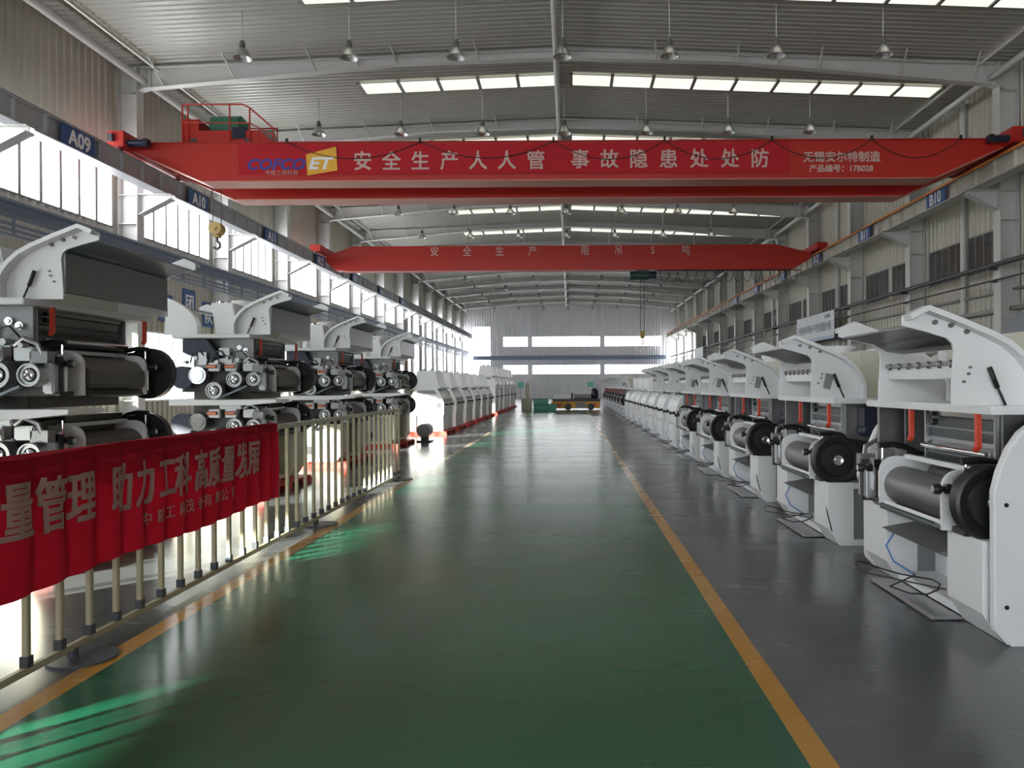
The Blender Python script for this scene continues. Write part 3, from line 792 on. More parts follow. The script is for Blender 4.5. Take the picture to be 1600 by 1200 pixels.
def add_tier(root, dz, cover, wheel=True, gears=True, depth=1.35, wr=0.245, wu=0.17):
    hm = 'white' if cover == 'white' else 'olive'
    for v0, v1 in ((0.40, 0.43), (1.42, 1.45)):
        MB().prism([(x, z + dz) for x, z in rounded(-0.02, 0.55, 0.62, 1.02, 0.12, 6)], v0, v1, 'y').build('housing_plate', 'white', root)
    rm = 'roll' if cover == 'white' else 'olive'
    MB().cyl((0.16, 0.43, 0.79 + dz), (0.16, 1.42, 0.79 + dz), 0.15, 28).build('roll', rm, root)
    MB().cyl((0.48, 0.43, 0.86 + dz), (0.48, 1.42, 0.86 + dz), 0.13, 20).build('roll', rm, root)
    MB().box(0.18, 0.23, 0.40, 1.45, 1.0 + dz, 1.035 + dz).build('top_lip', 'white' if cover == 'white' else 'steel', root, bevel=0.004)
    MB().prism([(0.0, 0.62 + dz), (0.08, 0.60 + dz), (0.5, 0.60 + dz), (0.5, 0.64 + dz), (0.1, 0.64 + dz), (0.02, 0.67 + dz)], 0.43, 1.42, 'y').build('apron', hm, root)
    MB().box(-0.04, 0.0, 0.55, 1.38, 0.615 + dz, 0.63 + dz).cyl((-0.02, 0.52, 0.65 + dz), (-0.02, 1.40, 0.65 + dz), 0.008, 6).build('scraper', 'dgreen', root)
    for v in (0.27, 1.60):
        p = MB()
        p.cyl((0.07, v - 0.03, 0.66 + dz), (0.07, v - 0.03, 0.88 + dz), 0.024, 12).cyl((0.07, v + 0.03, 0.66 + dz), (0.07, v + 0.03, 0.88 + dz), 0.024, 12)
        p.cyl((0.07, v, 0.88 + dz), (0.07, v, 1.09 + dz), 0.010, 8)
        pp = p.build('pillar', 'chrome', root)
        MB().box(0.02, 0.13, v - 0.08, v + 0.08, 0.62 + dz, 0.66 + dz).build('pillar_foot', 'black', pp)
        MB().tube([(0.04, v, 1.09 + dz), (0.16, v, 1.10 + dz), (0.25, v, 1.085 + dz), (0.36, v, 1.03 + dz), (0.46, v, 1.0 + dz)], 0.024, 8).build('lever', 'black', root)
        k = MB()
        k.lathe([(0.001, -0.115), (0.032, -0.115), (0.036, -0.10), (0.036, -0.07), (0.018, -0.06), (0.018, -0.04), (0.034, -0.035), (0.034, 0.0), (0.001, 0.0)], (0.02, v + 0.10, 0.90 + dz), (1, 0, 0), 14)
        kk = k.build('hand_knob', 'black', root)
        MB().cyl((-0.097, v + 0.10, 0.90 + dz), (-0.10, v + 0.10, 0.90 + dz), 0.024, 12).build('knob_cap', 'steel', kk)
        MB().prism([(v + 0.06, 0.72 + dz), (v + 0.14, 0.72 + dz), (v + 0.145, 0.80 + dz), (v + 0.15, 0.95 + dz), (v + 0.13, 0.98 + dz), (v + 0.08, 0.98 + dz), (v + 0.055, 0.80 + dz)], 0.02, 0.032, 'x').build('knob_bracket', 'steel', root)
    if wheel:
        w = MB().lathe([(0.001, 0.0), (wr - 0.085, 0.0), (wr - 0.075, 0.015), (wr - 0.02, 0.0), (wr, 0.01), (wr, 0.10), (0.001, 0.10)], (wu, 0.10, 0.84 + dz), (0, 1, 0), 32).build('drive_wheel', 'black', root)
        MB().lathe([(0.001, -0.02), (0.022, -0.02), (0.024, 0.0), (0.05, -0.008), (0.055, 0.0), (0.055, 0.012)], (wu, 0.095, 0.84 + dz), (0, 1, 0), 16).build('hub', 'chrome', w)
        MB().prism([(0.17, 1.075 + dz), (0.45, 1.03 + dz), (0.78, 0.98 + dz), (0.80, 0.72 + dz), (0.45, 0.66 + dz), (0.17, 0.60 + dz)], 0.13, 0.22, 'y').build('belt_guard', 'black', root, bevel=0.02)
    if gears:
        v = W
        for k, (u, z, r) in enumerate(((0.10, 0.80, 0.098), (0.37, 0.80, 0.112), (0.66, 0.64, 0.12))):
            p = MB().lathe([(r*0.62, 0.0), (r*0.84, 0.0), (r*0.88, 0.02), (r, 0.02), (r, -0.10), (r*0.62, -0.10), (r*0.62, 0.0)], (u, v + 0.02, z + dz), (0, 1, 0), 24).build('pulley', 'steel', root)
            MB().lathe([(r*0.62, -0.03), (r*0.5, -0.02), (0.001, -0.02)], (u, v + 0.02, z + dz), (0, 1, 0), 24).build('web', 'black', p)
            MB().lathe([(r*0.5, -0.02), (r*0.5, 0.01), (r*0.36, 0.02), (r*0.18, 0.025), (r*0.18, 0.0), (0.001, 0.0)], (u, v + 0.02, z + dz), (0, 1, 0), 18).build('hub', 'chrome', p)
        MB().prism([(0.62, 0.515 + dz), (0.20, 0.695 + dz), (0.21, 0.715 + dz), (0.63, 0.535 + dz)], v - 0.05, v + 0.0, 'y').build('belt', 'rearhood', root)
        MB().cyl((0.90, v - 0.1, 0.86 + dz), (0.90, v + 0.03, 0.86 + dz), 0.125, 24).cyl((0.90, v + 0.03, 0.86 + dz), (0.90, v + 0.045, 0.86 + dz), 0.09, 20).build('gear_cover', 'chrome', root)
        MB().cyl((1.12, v - 0.1, 0.83 + dz), (1.12, v + 0.03, 0.83 + dz), 0.16, 24).build('gear_case', 'navy', root)
        MB().box(-0.04, 1.2, v - 0.20, v - 0.15, 0.62 + dz, 0.96 + dz).build('gear_backplate', 'black', root)
        b = MB()
        for u in (0.10, 0.36, 0.60): b.box(u, u + 0.17, v - 0.14, v - 0.02, 0.92 + dz, 1.04 + dz)
        b.box(0.30, 0.62, v - 0.12, v - 0.04, 1.04 + dz, 1.10 + dz)
        b.build('bearing_block', 'steel', root, bevel=0.012)
        for u in (0.38, 0.64): MB().cyl((u, v - 0.005, 0.985 + dz), (u + 0.13, v - 0.005, 0.985 + dz), 0.028, 10).build('spring_sleeve', 'copper', root)
        MB().tube([(0.03, v - 0.05, 0.93 + dz), (0.06, v - 0.02, 1.06 + dz), (0.16, v - 0.0, 1.11 + dz), (0.25, v - 0.02, 1.05 + dz)], 0.022, 8).box(-0.02, 0.13, v - 0.12, v - 0.02, 0.90 + dz, 1.0 + dz).build('adjusting_link', 'dsteel', root)
        MB().box(-0.03, 0.07, v - 0.25, v - 0.08, 0.64 + dz, 0.90 + dz).build('air_cylinder', 'steel', root, bevel=0.015)

def add_upper(root, dz, depth, cover, va=0.30, vb=1.26, closed=False):
    for v0, v1 in ((va - 0.06, va - 0.03), (1.68, 1.71)):
        MB().prism([(x, z + dz) for x, z in ((0.30, 1.02), (0.30, 1.40), (depth - 0.3, 1.40), (depth - 0.3, 0.7), (0.56, 0.7))], v0, v1, 'y').build('side_frame', 'dsteel', root)
    if not closed:
        f = MB().box(0.34, 0.62, va, vb, 0.98 + dz, 1.40 + dz)
        for z0, z1, o0, o1 in ((1.36, 1.40, 0.29, 0.29), (1.27, 1.35, 0.30, 0.33), (1.19, 1.26, 0.29, 0.33), (1.08, 1.16, 0.31, 0.27), (1.0, 1.06, 0.27, 0.33)):
            f.prism([(o0, z1 + dz), (o1, z0 + dz), (0.35, z0 + dz), (0.35, z1 + dz)], va + 0.03, vb - 0.03, 'y')
        fb = f.build('feeder_box', 'feeder' if cover == 'white' else 'dsteel', root, bevel=0.003)
        for ve in (vb, va - 0.02): MB().box(0.27, 0.5, ve, ve + 0.02, 0.98 + dz, 1.40 + dz).build('end_plate', 'feeder', fb)
        MB().cyl((0.24, va + 0.02, 1.125 + dz), (0.24, vb - 0.02, 1.125 + dz), 0.022, 12).build('feed_rod', 'chrome', fb)
        MB().cyl((0.26, vb - 0.12, 1.37 + dz), (0.30, vb - 0.12, 1.37 + dz), 0.018, 10).cyl((0.26, vb - 0.12, 1.31 + dz), (0.30, vb - 0.12, 1.31 + dz), 0.022, 10).build('plugs', 'black', fb)
        for v in (va - 0.10, vb - 0.10 if cover == 'white' else vb + 0.04):
            h = MB().box(0.10, 0.13, v - 0.018, v + 0.018, 1.19 + dz, 1.405 + dz).cyl((0.115, v, 1.19 + dz), (0.115, v + 0.03, 1.17 + dz), 0.022, 10)
            h.build('red_handle', 'handle', root)
    MB().box(0.08 if cover == 'white' else 0.15, depth - 0.08, -0.02, W + 0.02, 1.405 + dz, 1.46 + dz).build('deck', 'white', root, bevel=0.008)
    MB().cyl((0.68, 0.02, 1.28 + dz), (0.68, 0.24, 1.28 + dz), 0.115, 18).box(0.42, 0.56, 0.06, 0.22, 1.18 + dz, 1.36 + dz).cyl((0.46, 0.0, 1.13 + dz), (0.46, 0.2, 1.13 + dz), 0.06, 12).build('drive_motor', 'navy', root)
    MB().tube([(0.72, 0.1, 1.2 + dz), (0.86, 0.1, 1.08 + dz), (0.92, 0.1, 1.0 + dz)], 0.022, 6).build('strut', 'black', root)
    if closed: return
    g = MB().prism([(x, z + dz) for x, z in ((0.14, 1.10), (0.14, 1.40), (0.52, 1.40), (0.52, 1.30), (0.36, 1.10))], W - 0.12, W - 0.08, 'y')
    gp = g.build('gear_plate', 'dsteel', root)
    MB().cyl((0.24, W - 0.08, 1.23 + dz), (0.24, W - 0.05, 1.23 + dz), 0.035, 14).cyl((0.33, W - 0.08, 1.27 + dz), (0.33, W - 0.05, 1.27 + dz), 0.035, 14).cyl((0.24, W - 0.05, 1.23 + dz), (0.24, W - 0.04, 1.23 + dz), 0.018, 10).cyl((0.33, W - 0.05, 1.27 + dz), (0.33, W - 0.04, 1.27 + dz), 0.018, 10).build('gear_bosses', 'chrome', gp)
    MB().prism([(x, z + dz) for x, z in ((0.62, 1.12), (0.80, 1.40), (1.15, 1.40), (1.15, 1.2), (0.95, 1.12))], W - 0.14, W - 0.05, 'y').build('gear_housing', 'navy', root, bevel=0.01)
    if dz:
        for k in range(7):
            uu = 0.18 + 0.15*k; b = MB(); b.cyl((uu, W - 0.06, 1.06 + dz + 0.03*(k % 3)), (uu, W + 0.02, 1.06 + dz + 0.03*(k % 3)), 0.022 + 0.008*(k % 2), 10); b.build('control_pin', 'steel', root)
        MB().box(0.45, 0.60, W - 0.10, W, 1.16 + dz, 1.26 + dz).build('valve_block', 'steel', root, bevel=0.004)
        MB().box(0.78, 0.9, W - 0.1, W, 1.02 + dz, 1.2 + dz).build('valve_block', 'steel', root, bevel=0.004)
        for k in range(3): MB().tube([(0.2 + 0.3*k, W - 0.02, 1.12 + dz), (0.26 + 0.3*k, W + 0.03, 1.22 + dz), (0.36 + 0.3*k, W + 0.02, 1.2 + dz), (0.42 + 0.3*k, W - 0.02, 1.05 + dz)], 0.010, 6).build('air_hose', 'cable', root)

COVER = [(0.16, 0.0), (0.07, 0.10), (0.07, 0.94), (0.10, 1.06), (0.16, 1.20), (0.23, 1.30), (0.30, 1.355), (0.36, 1.375)]
def add_cover(root, v0, v1, depth):
    poly = COVER + [(depth - x, z) for x, z in COVER[::-1]]
    c = MB().prism(poly, v0, v1, 'y').build('side_cover', 'white', root, bevel=0.012)
    s = MB(); vv = v0 - 0.004
    for z in (0.86, 0.24): s.cyl((0.14, vv, z), (0.14, v0 + 0.01, z), 0.014, 10)
    s.build('cover_screws', 'black', c)

def mill_four(name, label, kind, loc, group):
    D = 1.35
    t = empty(name, loc, label, 'milling machine', 0, group)
    add_legs(t, 0.62, D)
    closed = kind in ('covered', 'closed')
    if not closed:
        MB().box(-0.03, 0.30, 0.42, 1.53, 0.625, 0.645).build('shelf', 'board', t, bevel=0.004)
        MB().prism([(0.05, 0.42), (0.42, 0.50), (0.42, 0.52), (0.0, 0.45)], 0.50, 1.45, 'y').build('footboard', 'board', t, bevel=0.003)
        add_tier(t, 0.0, 'white', wheel=True, gears=True)
    add_upper(t, 0.0, D, 'white', closed=closed)
    if kind == 'closed':
        for v in (0.55, 1.4): MB().lathe([(0.19, 1.45), (0.19, 1.82), (0.21, 1.82), (0.21, 1.86), (0.12, 1.93), (0.001, 1.94)], (0.62, v, 0), (0, 0, 1), 24).build('inlet_cylinder', 'white', t)
    else:
        add_hopper(t, 0.0, D)
    if kind == 'covered':
        MB().prism([(0.12, 0.62), (0.12, 0.94), (0.14, 1.06), (0.20, 1.20), (0.27, 1.30), (0.34, 1.36), (0.45, 1.36), (0.45, 0.62)], 0.0, W, 'y').build('front_hood', 'white', t, bevel=0.01)
        add_hood(t, 0.0, D)
    elif kind == 'closed':
        MB().prism([(0.12, 0.62), (0.12, 0.94), (0.14, 1.06), (0.20, 1.20), (0.27, 1.30), (0.34, 1.40), (0.40, 1.40), (0.40, 0.62)], 0.0, W, 'y').build('front_hood', 'white', t, bevel=0.01)
    else:
        add_hood(t, 0.0, D, plate=(kind == 'open'))
    if closed:
        MB().box(0.10, 0.14, 0.48, 1.47, 0.10, 0.60).build('front_door', 'white', t, bevel=0.008)
        for v in (0.30, 1.60):
            MB().lathe([(0.001, -0.115), (0.036, -0.115), (0.040, -0.10), (0.040, -0.07), (0.02, -0.06), (0.02, -0.04), (0.038, -0.035), (0.038, 0.06), (0.001, 0.06)], (0.08, v, 0.90), (1, 0, 0), 14).build('hand_knob', 'black', t)
    if kind in ('covered', 'first', 'closed'):
        add_cover(t, -0.07, 0.0, D); add_cover(t, W, W + 0.07, D)
    else:
        MB().tube([(0.1, 0.3, 0.63), (0.08, 0.26, 0.5), (0.04, 0.02, 0.3), (0.08, 0.02, 0.15)], 0.007, 5).build('cable', 'cable', t)
    pts = [(0.05 + 0.0, 0.5, 0.20)]
    for k in range(13):
        a = -PI/2 + 2*PI*k/14; pts.append((-0.08 + 0.20*math.sin(a*1.0), 1.0 + 0.42*math.cos(a + 0.4), 0.16 + 0.03*math.sin(k)))
    pts.append((0.2, 1.3, 0.10)); MB().tube(pts, 0.006, 5).build('wire_loop', 'cable', t)
    MB().tube([(0.05, 1.32, 0.43), (-0.0, 1.36, 0.32), (0.05, 1.34, 0.2), (0.2, 1.3, 0.1)], 0.007, 5).build('air_hose', 'bcable', t)
    MB().prism([(-0.07, 0.01), (0.14, 0.01), (0.14, 0.022), (-0.05, 0.03)], 0.45, 1.5, 'y').build('drip_tray', 'steel', t)
    if kind == 'first':
        MB().prism([(0.42, 1.80), (0.90, 2.28), (0.92, 2.27), (0.47, 1.80)], 0.25, 0.75, 'y').build('raised_hood', 'rearhood', t)
    return t

G_R = 'roller mills standing in the right row'
RX = 2.5
ys = [4.72, 7.55, 10.4, 13.15, 15.9] + [18.7 + 2.55*k for k in range(7)] + [36.6 + 2.7*k for k in range(8)]
m1 = mill_four('roller_mill', 'nearest white roller mill on the right, with smooth side cover and raised hood', 'first', (RX, ys[0], 0), G_R)
mo = mill_four('roller_mill', 'second white roller mill on the right, open side with black drive wheel', 'open', (RX, ys[1], 0), G_R)
mc = mill_four('roller_mill', 'sixth white roller mill on the right, first of those with closed rounded side covers', 'covered', (RX, ys[5], 0), G_R)
mk = mill_four('roller_mill', 'eighth white roller mill on the right, covered sides and lowered hood', 'closed', (RX, ys[7], 0), G_R)
index_kids()
for i, y in enumerate(ys):
    if i in (0, 1, 5, 7): continue
    src = mc if i == 6 else mk if 7 <= i < 12 else mo
    c = dup(src); c.location = (RX, y, 0)
    if i < 5: lab = '%s white roller mill from the camera in the right row, open side with black wheel' % ORD[i]
    elif i < 12: lab = '%s white roller mill in the right row, closed side covers and %s hood' % (ORD[i], 'raised' if i == 6 else 'lowered')
    else: lab = '%s roller mill from the camera in the right row, open, towards the far wall' % ORD[i]
    c['label'] = lab

def mill_eight(name, label, loc, group, pal_group):
    D = 1.35; dz = 0.78
    t = empty(name, loc, label, 'milling machine', PI, group)
    add_legs(t, 0.74, D, 'cream')
    add_tier(t, 0.12, 'olive', wr=0.25, wu=0.12); add_tier(t, 0.79, 'olive', wr=0.27, wu=0.09)
    MB().prism([(0.15, 1.22), (1.3, 1.22), (1.3, 1.30), (-0.24, 1.30), (-0.24, 1.26)], 1.50, W + 0.05, 'y').build('tier_plate', 'white', t, bevel=0.006)
    MB().box(0.30, 1.1, 0.30, 1.66, 0.74, 1.22).build('lower_body', 'olive', t)
    MB().box(0.34, 1.1, 0.30, 1.66, 1.30, 2.16).build('upper_body', 'olive', t)
    MB().prism([(0.30, 1.70), (0.30, 1.42), (0.04, 1.42), (-0.03, 1.50), (-0.04, 1.62), (0.06, 1.74), (0.2, 1.78)], 0.46, 1.39, 'y').build('front_cover', 'olive', t, bevel=0.015)
    MB().box(-0.10, -0.07, 0.14, 1.81, 1.52 + dz, 1.86 + dz).build('hood_panel', 'dsteel', t)
    add_upper(t, dz, D, 'olive', 0.30, 1.62); add_hood(t, dz, D, va=0.12, vb=1.81); add_hopper(t, dz, D)
    return t
G_L = 'unfinished double roller mills behind the railing'
ly = [6.45, 11.0, 15.05, 19.6]
def pallet(name, loc, dx, dy, h, label, group):
    t = empty(name, loc, label, 'pallet', 0, group)
    for y in (0.08, dy/2, dy - 0.08): MB().box(0, dx, y - 0.06, y + 0.06, 0, h - 0.03).build('bearer', 'pallet', t)
    mb = MB()
    for k in range(6): mb.box(dx*k/6 + 0.01, dx*(k + 1)/6 - 0.03, 0, dy, h - 0.03, h)
    mb.build('top_boards', 'pallet', t)
    return t
LN = ['nearest double-tier roller mill behind the red banner, bare steel pulleys on its side', 'second double-tier roller mill from the camera on the left, behind the banner end',
      'third double-tier roller mill from the camera on the left, behind the bare railing', 'fourth double-tier roller mill from the camera on the left, just before the white mills']
me0 = mill_eight('double_roller_mill', LN[0], (-4.42, ly[0] + W, 0.12), G_L, None); index_kids()
for i, y in enumerate((2.0, -2.45)):
    c = dup(me0); c.location = (-4.42, y + W, 0.12); c['label'] = 'double-tier roller mill outside the frame, %s before the nearest visible one' % ('just', 'two places')[i]
for i in range(1, 4):
    c = dup(me0); c.location = (-4.42, ly[i] + W, 0.12); c['label'] = LN[i]
p0 = pallet('red_pallet', (-5.80, ly[0] - 0.02, 0), 1.45, 2.0, 0.12, 'red pallet under the nearest double-tier mill', 'red pallets under the double mills'); index_kids()
for i, y in enumerate((2.0, -2.45)):
    c = dup(p0); c.location = (-5.80, y - 0.02, 0); c['label'] = 'red pallet outside the frame, %s before the nearest visible one' % ('just', 'two places')[i]
for i in range(1, 4):
    c = dup(p0); c.location = (-5.80, ly[i] - 0.02, 0); c['label'] = 'red pallet under the %s double-tier mill from the camera' % ORD[i]

# finished white mills on red pallets, farther left
def mill_white(label, loc, tall, group):
    t = empty('white_roller_mill', loc, label, 'milling machine', PI, group)
    D = 1.12; h = 0.62 if tall else 0.0
    prof = [(0.0, 0.0), (0.0, 0.92 + h), (0.05, 1.08 + h), (0.16, 1.30 + h), (0.22, 1.38 + h), (D - 0.22, 1.38 + h), (D - 0.16, 1.30 + h), (D - 0.05, 1.08 + h), (D, 0.92 + h), (D, 0.0)]
    for v0, v1 in ((0.0, 0.06), (W - 0.06, W)):
        lo = MB()
        lo.box(0.02, 0.38, v0, v1, 0, 0.52).box(D - 0.22, D - 0.02, v0, v1, 0, 0.52).box(0.0, D, v0, v1, 0.52, 0.60)
        lo.prism([(x, z) for x, z in prof[1:-1]] + [(D, 0.60), (0.0, 0.60)], v0, v1, 'y')
        c = lo.build('side_cover', 'white', t, bevel=0.008)
        vv = W + 0.002 if v0 > 1 else -0.012
        MB().prism([(0.06, 0.78), (0.10, 0.92), (0.60, 0.94), (0.56, 0.82), (0.3, 0.74)], vv, vv + 0.01, 'y').build('side_recess', 'dsteel', c)
        MB().prism([(0.22, 1.20 + h), (0.30, 1.32 + h), (0.82, 1.32 + h), (0.9, 1.20 + h)], vv, vv + 0.01, 'y').build('shoulder_panel', 'panel', c)
    MB().prism([(x*0.94 + 0.03, z) for x, z in prof if z > 0.5] + [(D - 0.1, 0.0), (0.1, 0.0)], 0.06, W - 0.06, 'y').build('body', 'white', t)
    MB().box(-0.012, 0.03, 0.3, 1.65, 0.95 + h*0.5, 1.05 + h*0.5).build('front_band', 'dsteel', t)
    MB().cyl((-0.07, 0.5, 0.85), (0.03, 0.5, 0.85), 0.03, 10).cyl((-0.07, 1.45, 0.85), (0.03, 1.45, 0.85), 0.03, 10).build('hand_knob', 'black', t)
    MB().box(0.12, D - 0.12, 0.02, W - 0.02, 1.38 + h, 1.42 + h).build('deck', 'white', t)
    MB().prism([(0.18, 1.42 + h), (D - 0.14, 1.42 + h), (D - 0.24, 1.95 + h), (0.28, 1.95 + h)], 0.5, 1.8, 'y').build('hopper', 'white', t, bevel=0.01)
    MB().cyl((0.45, 1.5, 1.95 + h), (0.45, 1.5, 2.02 + h), 0.07, 12).cyl((0.7, 1.5, 1.95 + h), (0.7, 1.5, 2.02 + h), 0.07, 12).build('sight_cap', 'steel', t)
    return t
G_W = 'finished white mills on red pallets'
wy = [24.7 + 2.75*k for k in range(6)] + [42.0 + 2.7*k for k in range(6)]
mw = mill_white('first white roller mill on a red pallet past the railing on the left', (-4.05, wy[0] + W, 0.14), False, G_W)
mt = mill_white('tall white roller mill, first of the taller ones in the left row', (-4.05, wy[6] + W, 0.14), True, G_W)
pw = pallet('red_pallet', (-5.2, wy[0] - 0.1, 0), 1.25, 2.1, 0.14, 'red pallet under the first white mill on the left', 'red pallets under the white mills')
index_kids()
for i, y in enumerate(wy):
    if i not in (0, 6):
        c = dup(mw if i < 6 else mt); c.location = (-4.05, y + W, 0.14)
        c['label'] = ('%s white roller mill on a red pallet in the left row past the railing' % ORD[i]) if i < 6 else ('tall white roller mill, %s of the taller ones in the left row' % ORD[i - 6])
    if i:
        c = dup(pw); c.location = (-5.2, y - 0.1, 0); c['label'] = 'red pallet under the %s white mill in the left row' % ORD[i]

# loose motor on the floor by the fourth double mill
mo_ = empty('floor_motor', (-4.15, 22.0, 0), 'grey electric motor on a black foot beyond the railing end', 'motor')
MB().cyl((0, -0.3, 0.34), (0, 0.3, 0.34), 0.19, 18).cyl((0, -0.42, 0.34), (0, -0.3, 0.34), 0.13, 16).build('motor_body', 'panel', mo_)
MB().box(-0.2, 0.2, -0.22, 0.22, 0, 0.05).box(-0.09, 0.09, -0.16, 0.16, 0.05, 0.2).build('motor_foot', 'black', mo_)

# ================================================================== RAILING AND BANNER
RXL = -2.95
ra = empty('railing', (RXL, 2.4, 0), 'long cream painted railing along the left yellow line', 'railing')
R0, R1 = 0.0, 10.85
MB().box(-0.025, 0.025, R0, R1, 1.17, 1.22).build('top_rail', 'rail', ra, bevel=0.006)
MB().box(-0.02, 0.02, R0, R1, 0.05, 0.09).build('bottom_rail', 'rail', ra, bevel=0.005)
pk = None
for k in range(40):
    y = 0.11 + 0.275*k
    if pk is None:
        pk = MB().box(-0.017, 0.017, -0.017, 0.017, 0.09, 1.17).build('picket', 'rail', ra, bevel=0.004); o = pk
        jt = MB().box(-0.023, 0.023, -0.023, 0.023, 0.09, 0.15).build('picket_joint', 'joint', pk)
    else:
        o = pk.copy(); COL.objects.link(o); j = jt.copy(); COL.objects.link(j); j.parent = o
    o.location = (0, y, 0)
for y in (0.15, 2.15, 6.5, 10.78):
    MB().cyl((0.06, y, 0), (0.06, y, 0.012), 0.19, 28).cyl((0.0, y, 0.012), (0.0, y, 0.06), 0.03, 10).build('base_plate', 'joint', ra)

ban = empty('railing_banner', (RXL, 2.4, 0), 'red cloth banner with pale characters draped over the left railing', 'banner')
B0, B1 = 0.05, 5.22
def bw(y, z):
    ph = (y - 0.11)/0.275
    ph += 0.10*math.sin(z*11 + y*2.3)*(1.2 - z)
    k = abs(ph - round(ph))*2
    return 0.034 + 0.030*math.sin(k*PI/2)**1.0*(1.0 if z < 1.15 else 0.35) + 0.004*math.sin(y*9 + z*14)
mb = MB(); ny, nz = 400, 40; grid = []
for i in range(ny + 1):
    y = B0 + (B1 - B0)*i/ny
    grid.append([mb.bm.verts.new((bw(y, z), y, z)) for z in [0.505 + 0.012*math.sin(y*3) + (1.235 - 0.505)*j/nz for j in range(nz + 1)]]
                + [mb.bm.verts.new((0.0, y, 1.245)), mb.bm.verts.new((-0.035, y, 1.225)), mb.bm.verts.new((-0.04, y, 1.05))])
for i in range(ny):
    for j in range(len(grid[0]) - 1): mb._face([grid[i][j], grid[i+1][j], grid[i+1][j+1], grid[i][j+1]], True)
mb.build('cloth', 'cloth', ban)
def rfr(a, b, c): return (bw(a, b) + 0.012 + c, a, b)
its = []
for ch, px in zip('量管理助力工科高质量发展', (25, 78, 125, 185, 222, 257, 283, 311, 333, 355, 376, 395)):
    d = 1200*2.9/(890 - px); its.append((ch, 0.325, d - 2.4, 0.955, 0.006, 0, 0.78))
its.append(('质', 0.325, 0.95, 0.955, 0.006, 0, 0.78))
lettering(its, 'slogan_lettering', 'letter_shade', ban, rfr, 0.03)
its = [(ch, 0.105, 2.86 + 0.145*k, 0.70, 0.001, 0, 0.95) for k, ch in enumerate('中粮工科茂业有限公司')]
lettering(its, 'small_lettering', 'letter_dim', ban, rfr, 0.05)

# ================================================================== WALL SIGNS, POSTERS
def wall_sign(ch, y, z, label):
    t = empty('wall_sign', (-WX + 0.05, y, z), label, 'sign', group='blue square signs on the left wall')
    MB().box(0, 0.03, -0.42, 0.42, -0.45, 0.45).build('sign_plate', 'sign', t)
    lettering([(ch, 0.62, 0, -0.03, 0.012)], 'lettering', 'letter_white', t, lambda a, b, c: (0.034 + c, a, b))
wall_sign('品', 17.4, 4.55, 'blue sign on the left wall nearest the camera, at the frame edge')
wall_sign('质', 25.2, 4.2, 'blue sign on the left wall, low, half hidden behind the first hood')
wall_sign('团', 26.75, 4.55, 'blue sign on the left wall with a boxed white character')
wall_sign('队', 28.15, 4.25, 'blue sign on the left wall with an open white character, right of the boxed one')

po = empty('wall_poster', (12.30, 38.6, 4.4), 'long white poster with dark print hanging between right columns', 'poster')
MB().box(0, 0.03, -2.9, 2.9, -0.66, 0.66).build('sheet', 'poster', po)
MB().box(-0.006, 0, -2.9, 2.9, -0.66, -0.50).build('lower_band', 'posterb', po)
lettering([('千好技术市场 不守住质量大坝', 0.46, -0.1, -0.02, 0.0, 0, 0.85), ('技术质量', 0.2, 2.0, 0.45, 0.002)], 'print', 'ink', po, lambda a, b, c: (-0.008 - c, -a, b))
pb_ = empty('wall_poster', (12.30, 73.2, 4.4), 'plain white board between the farther right columns', 'poster')
MB().box(0, 0.03, -2.4, 2.4, -0.7, 0.7).build('sheet', 'poster', pb_)
for i, (x, lab) in enumerate(((-6.0, 'small green poster on the far wall left of the cream pillar'), (2.6, 'small green poster on the far wall above the yellow cart'))):
    t = empty('wall_poster', (x, FY - 0.09, 1.9), lab, 'poster')
    MB().box(-0.35, 0.35, 0, 0.02, -0.5, 0.1).build('green_sheet', 'crate', t); MB().box(-0.25, 0.25, 0, 0.02, 0.1, 0.5).build('white_sheet', 'poster', t)

# ================================================================== FAR END OF THE AISLE
ct = empty('transfer_cart', (0.35, 49.2, 0), 'low yellow rail transfer cart across the far end of the aisle', 'cart')
MB().box(-1.55, 1.6, 0, 1.6, 0.12, 0.55).build('cart_body', 'yellow', ct, bevel=0.02)
for x in (-0.45, 1.0):
    MB().cyl((x, -0.02, 0.22), (x, 0.3, 0.22), 0.22, 20).build('wheel', 'black', ct)
MB().box(0.02, 0.72, -0.012, 0, 0.16, 0.5).build('grey_plate', 'panel', ct)
MB().prism([(-1.0, 0.2), (-0.8, 0.45), (-1.2, 0.45)], -0.012, 0, 'y').box(1.15, 1.35, -0.012, 0, 0.25, 0.45).build('warning_patch', 'handle', ct)
MB().box(-1.45, 1.6, 0.05, 1.55, 0.55, 0.72).build('cart_bed', 'pipe', ct)
ld = empty('machine_frame', (0.35, 49.6, 0.72), 'dark machine frames loaded on the yellow cart', 'machine frame')
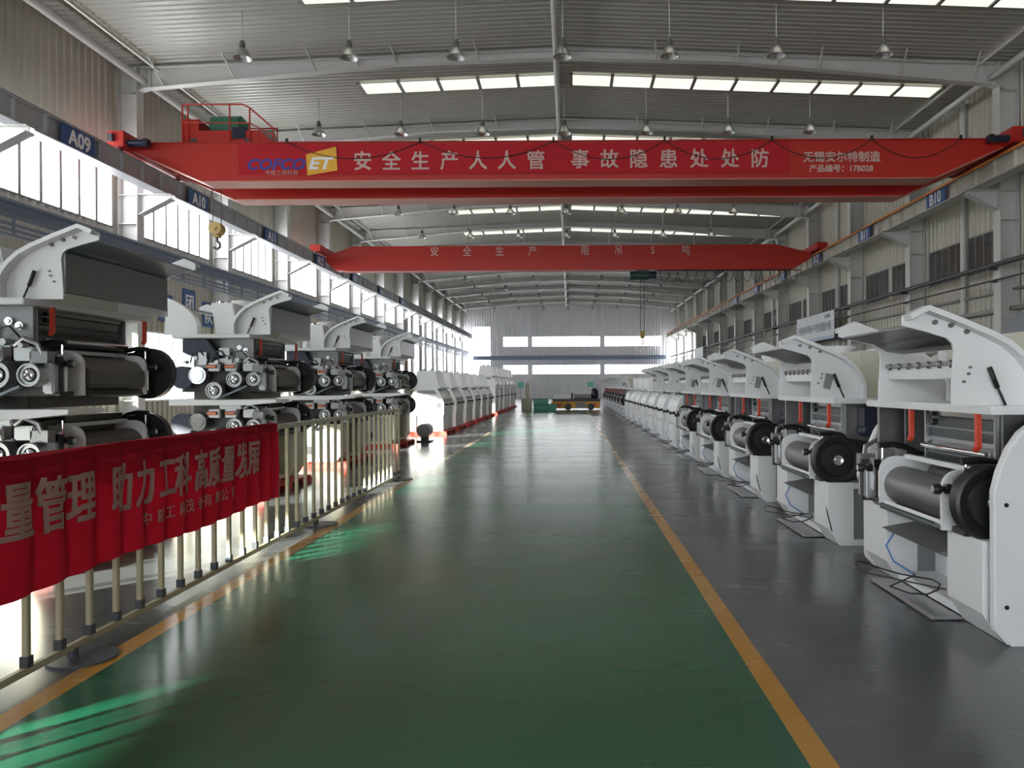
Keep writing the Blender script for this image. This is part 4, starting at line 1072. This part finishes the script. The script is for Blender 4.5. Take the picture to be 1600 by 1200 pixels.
MB().box(-1.3, -0.3, 0, 0.8, 0, 0.32).build('frame_block', 'dsteel', ld, bevel=0.02)
MB().box(-0.1, 1.0, 0, 0.8, 0.14, 0.30).cyl((-0.05, 0.05, 0.12), (1.0, 0.05, 0.12), 0.12, 14).build('roller_bed', 'panel', ld)
MB().cyl((-0.2, 0.2, 0), (-0.2, 0.2, 0.38), 0.06, 10).build('post', 'pipe', ld)
dr = MB().lathe([(0.001, 0), (0.22, 0.0), (0.27, 0.2), (0.25, 0.5), (0.14, 0.66), (0.001, 0.7)], (1.62, 50.55, 0.72), (0, 0, 1), 18).build('navy_shape', 'navy')  # barrel-shaped stand-in for an unclear dark shape on the cart
tag(dr, 'dark navy rounded shape standing on the right end of the yellow cart', 'navy_shape')
cb = empty('cream_cabinet', (-2.75, 49.3, 0), 'cream cabinet with a narrow upper post at the left aisle edge', 'cabinet')
MB().box(-0.35, 0.3, 0, 0.7, 0, 0.78).build('body', 'cream', cb, bevel=0.015)
MB().box(-0.1, 0.16, 0.2, 0.5, 0.78, 1.75).build('upper_post', 'cream', cb, bevel=0.01)
MB().box(-0.02, -0.005, -0.006, 0.0, 0.05, 0.74).build('door_gap', 'pipe', cb)
def crate(loc, label, h=0.34, wdt=0.95):
    t = empty('plastic_crate', loc, label, 'crate', group='green crates beside the cart')
    m = MB().box(-wdt/2, wdt/2, 0, 0.05, 0.03, h).box(-wdt/2, wdt/2, 0.6, 0.65, 0.03, h).box(-wdt/2, -wdt/2 + 0.05, 0.05, 0.6, 0.03, h).box(wdt/2 - 0.05, wdt/2, 0.05, 0.6, 0.03, h).box(-wdt/2, wdt/2, 0, 0.65, 0, 0.04)
    m.build('crate_body', 'crate', t)
    MB().box(-wdt/2 - 0.02, wdt/2 + 0.02, -0.02, 0.67, h, h + 0.04).build('rim', 'green', t)
crate((-1.85, 49.2, 0), 'green crate on the floor next to the cream cabinet, under another')
crate((-1.85, 49.2, 0.38), 'green crate stacked on the one next to the cream cabinet')
crate((-1.12, 48.4, 0), 'small green crate on the floor in front of the cart', 0.4, 0.55)

index_kids()
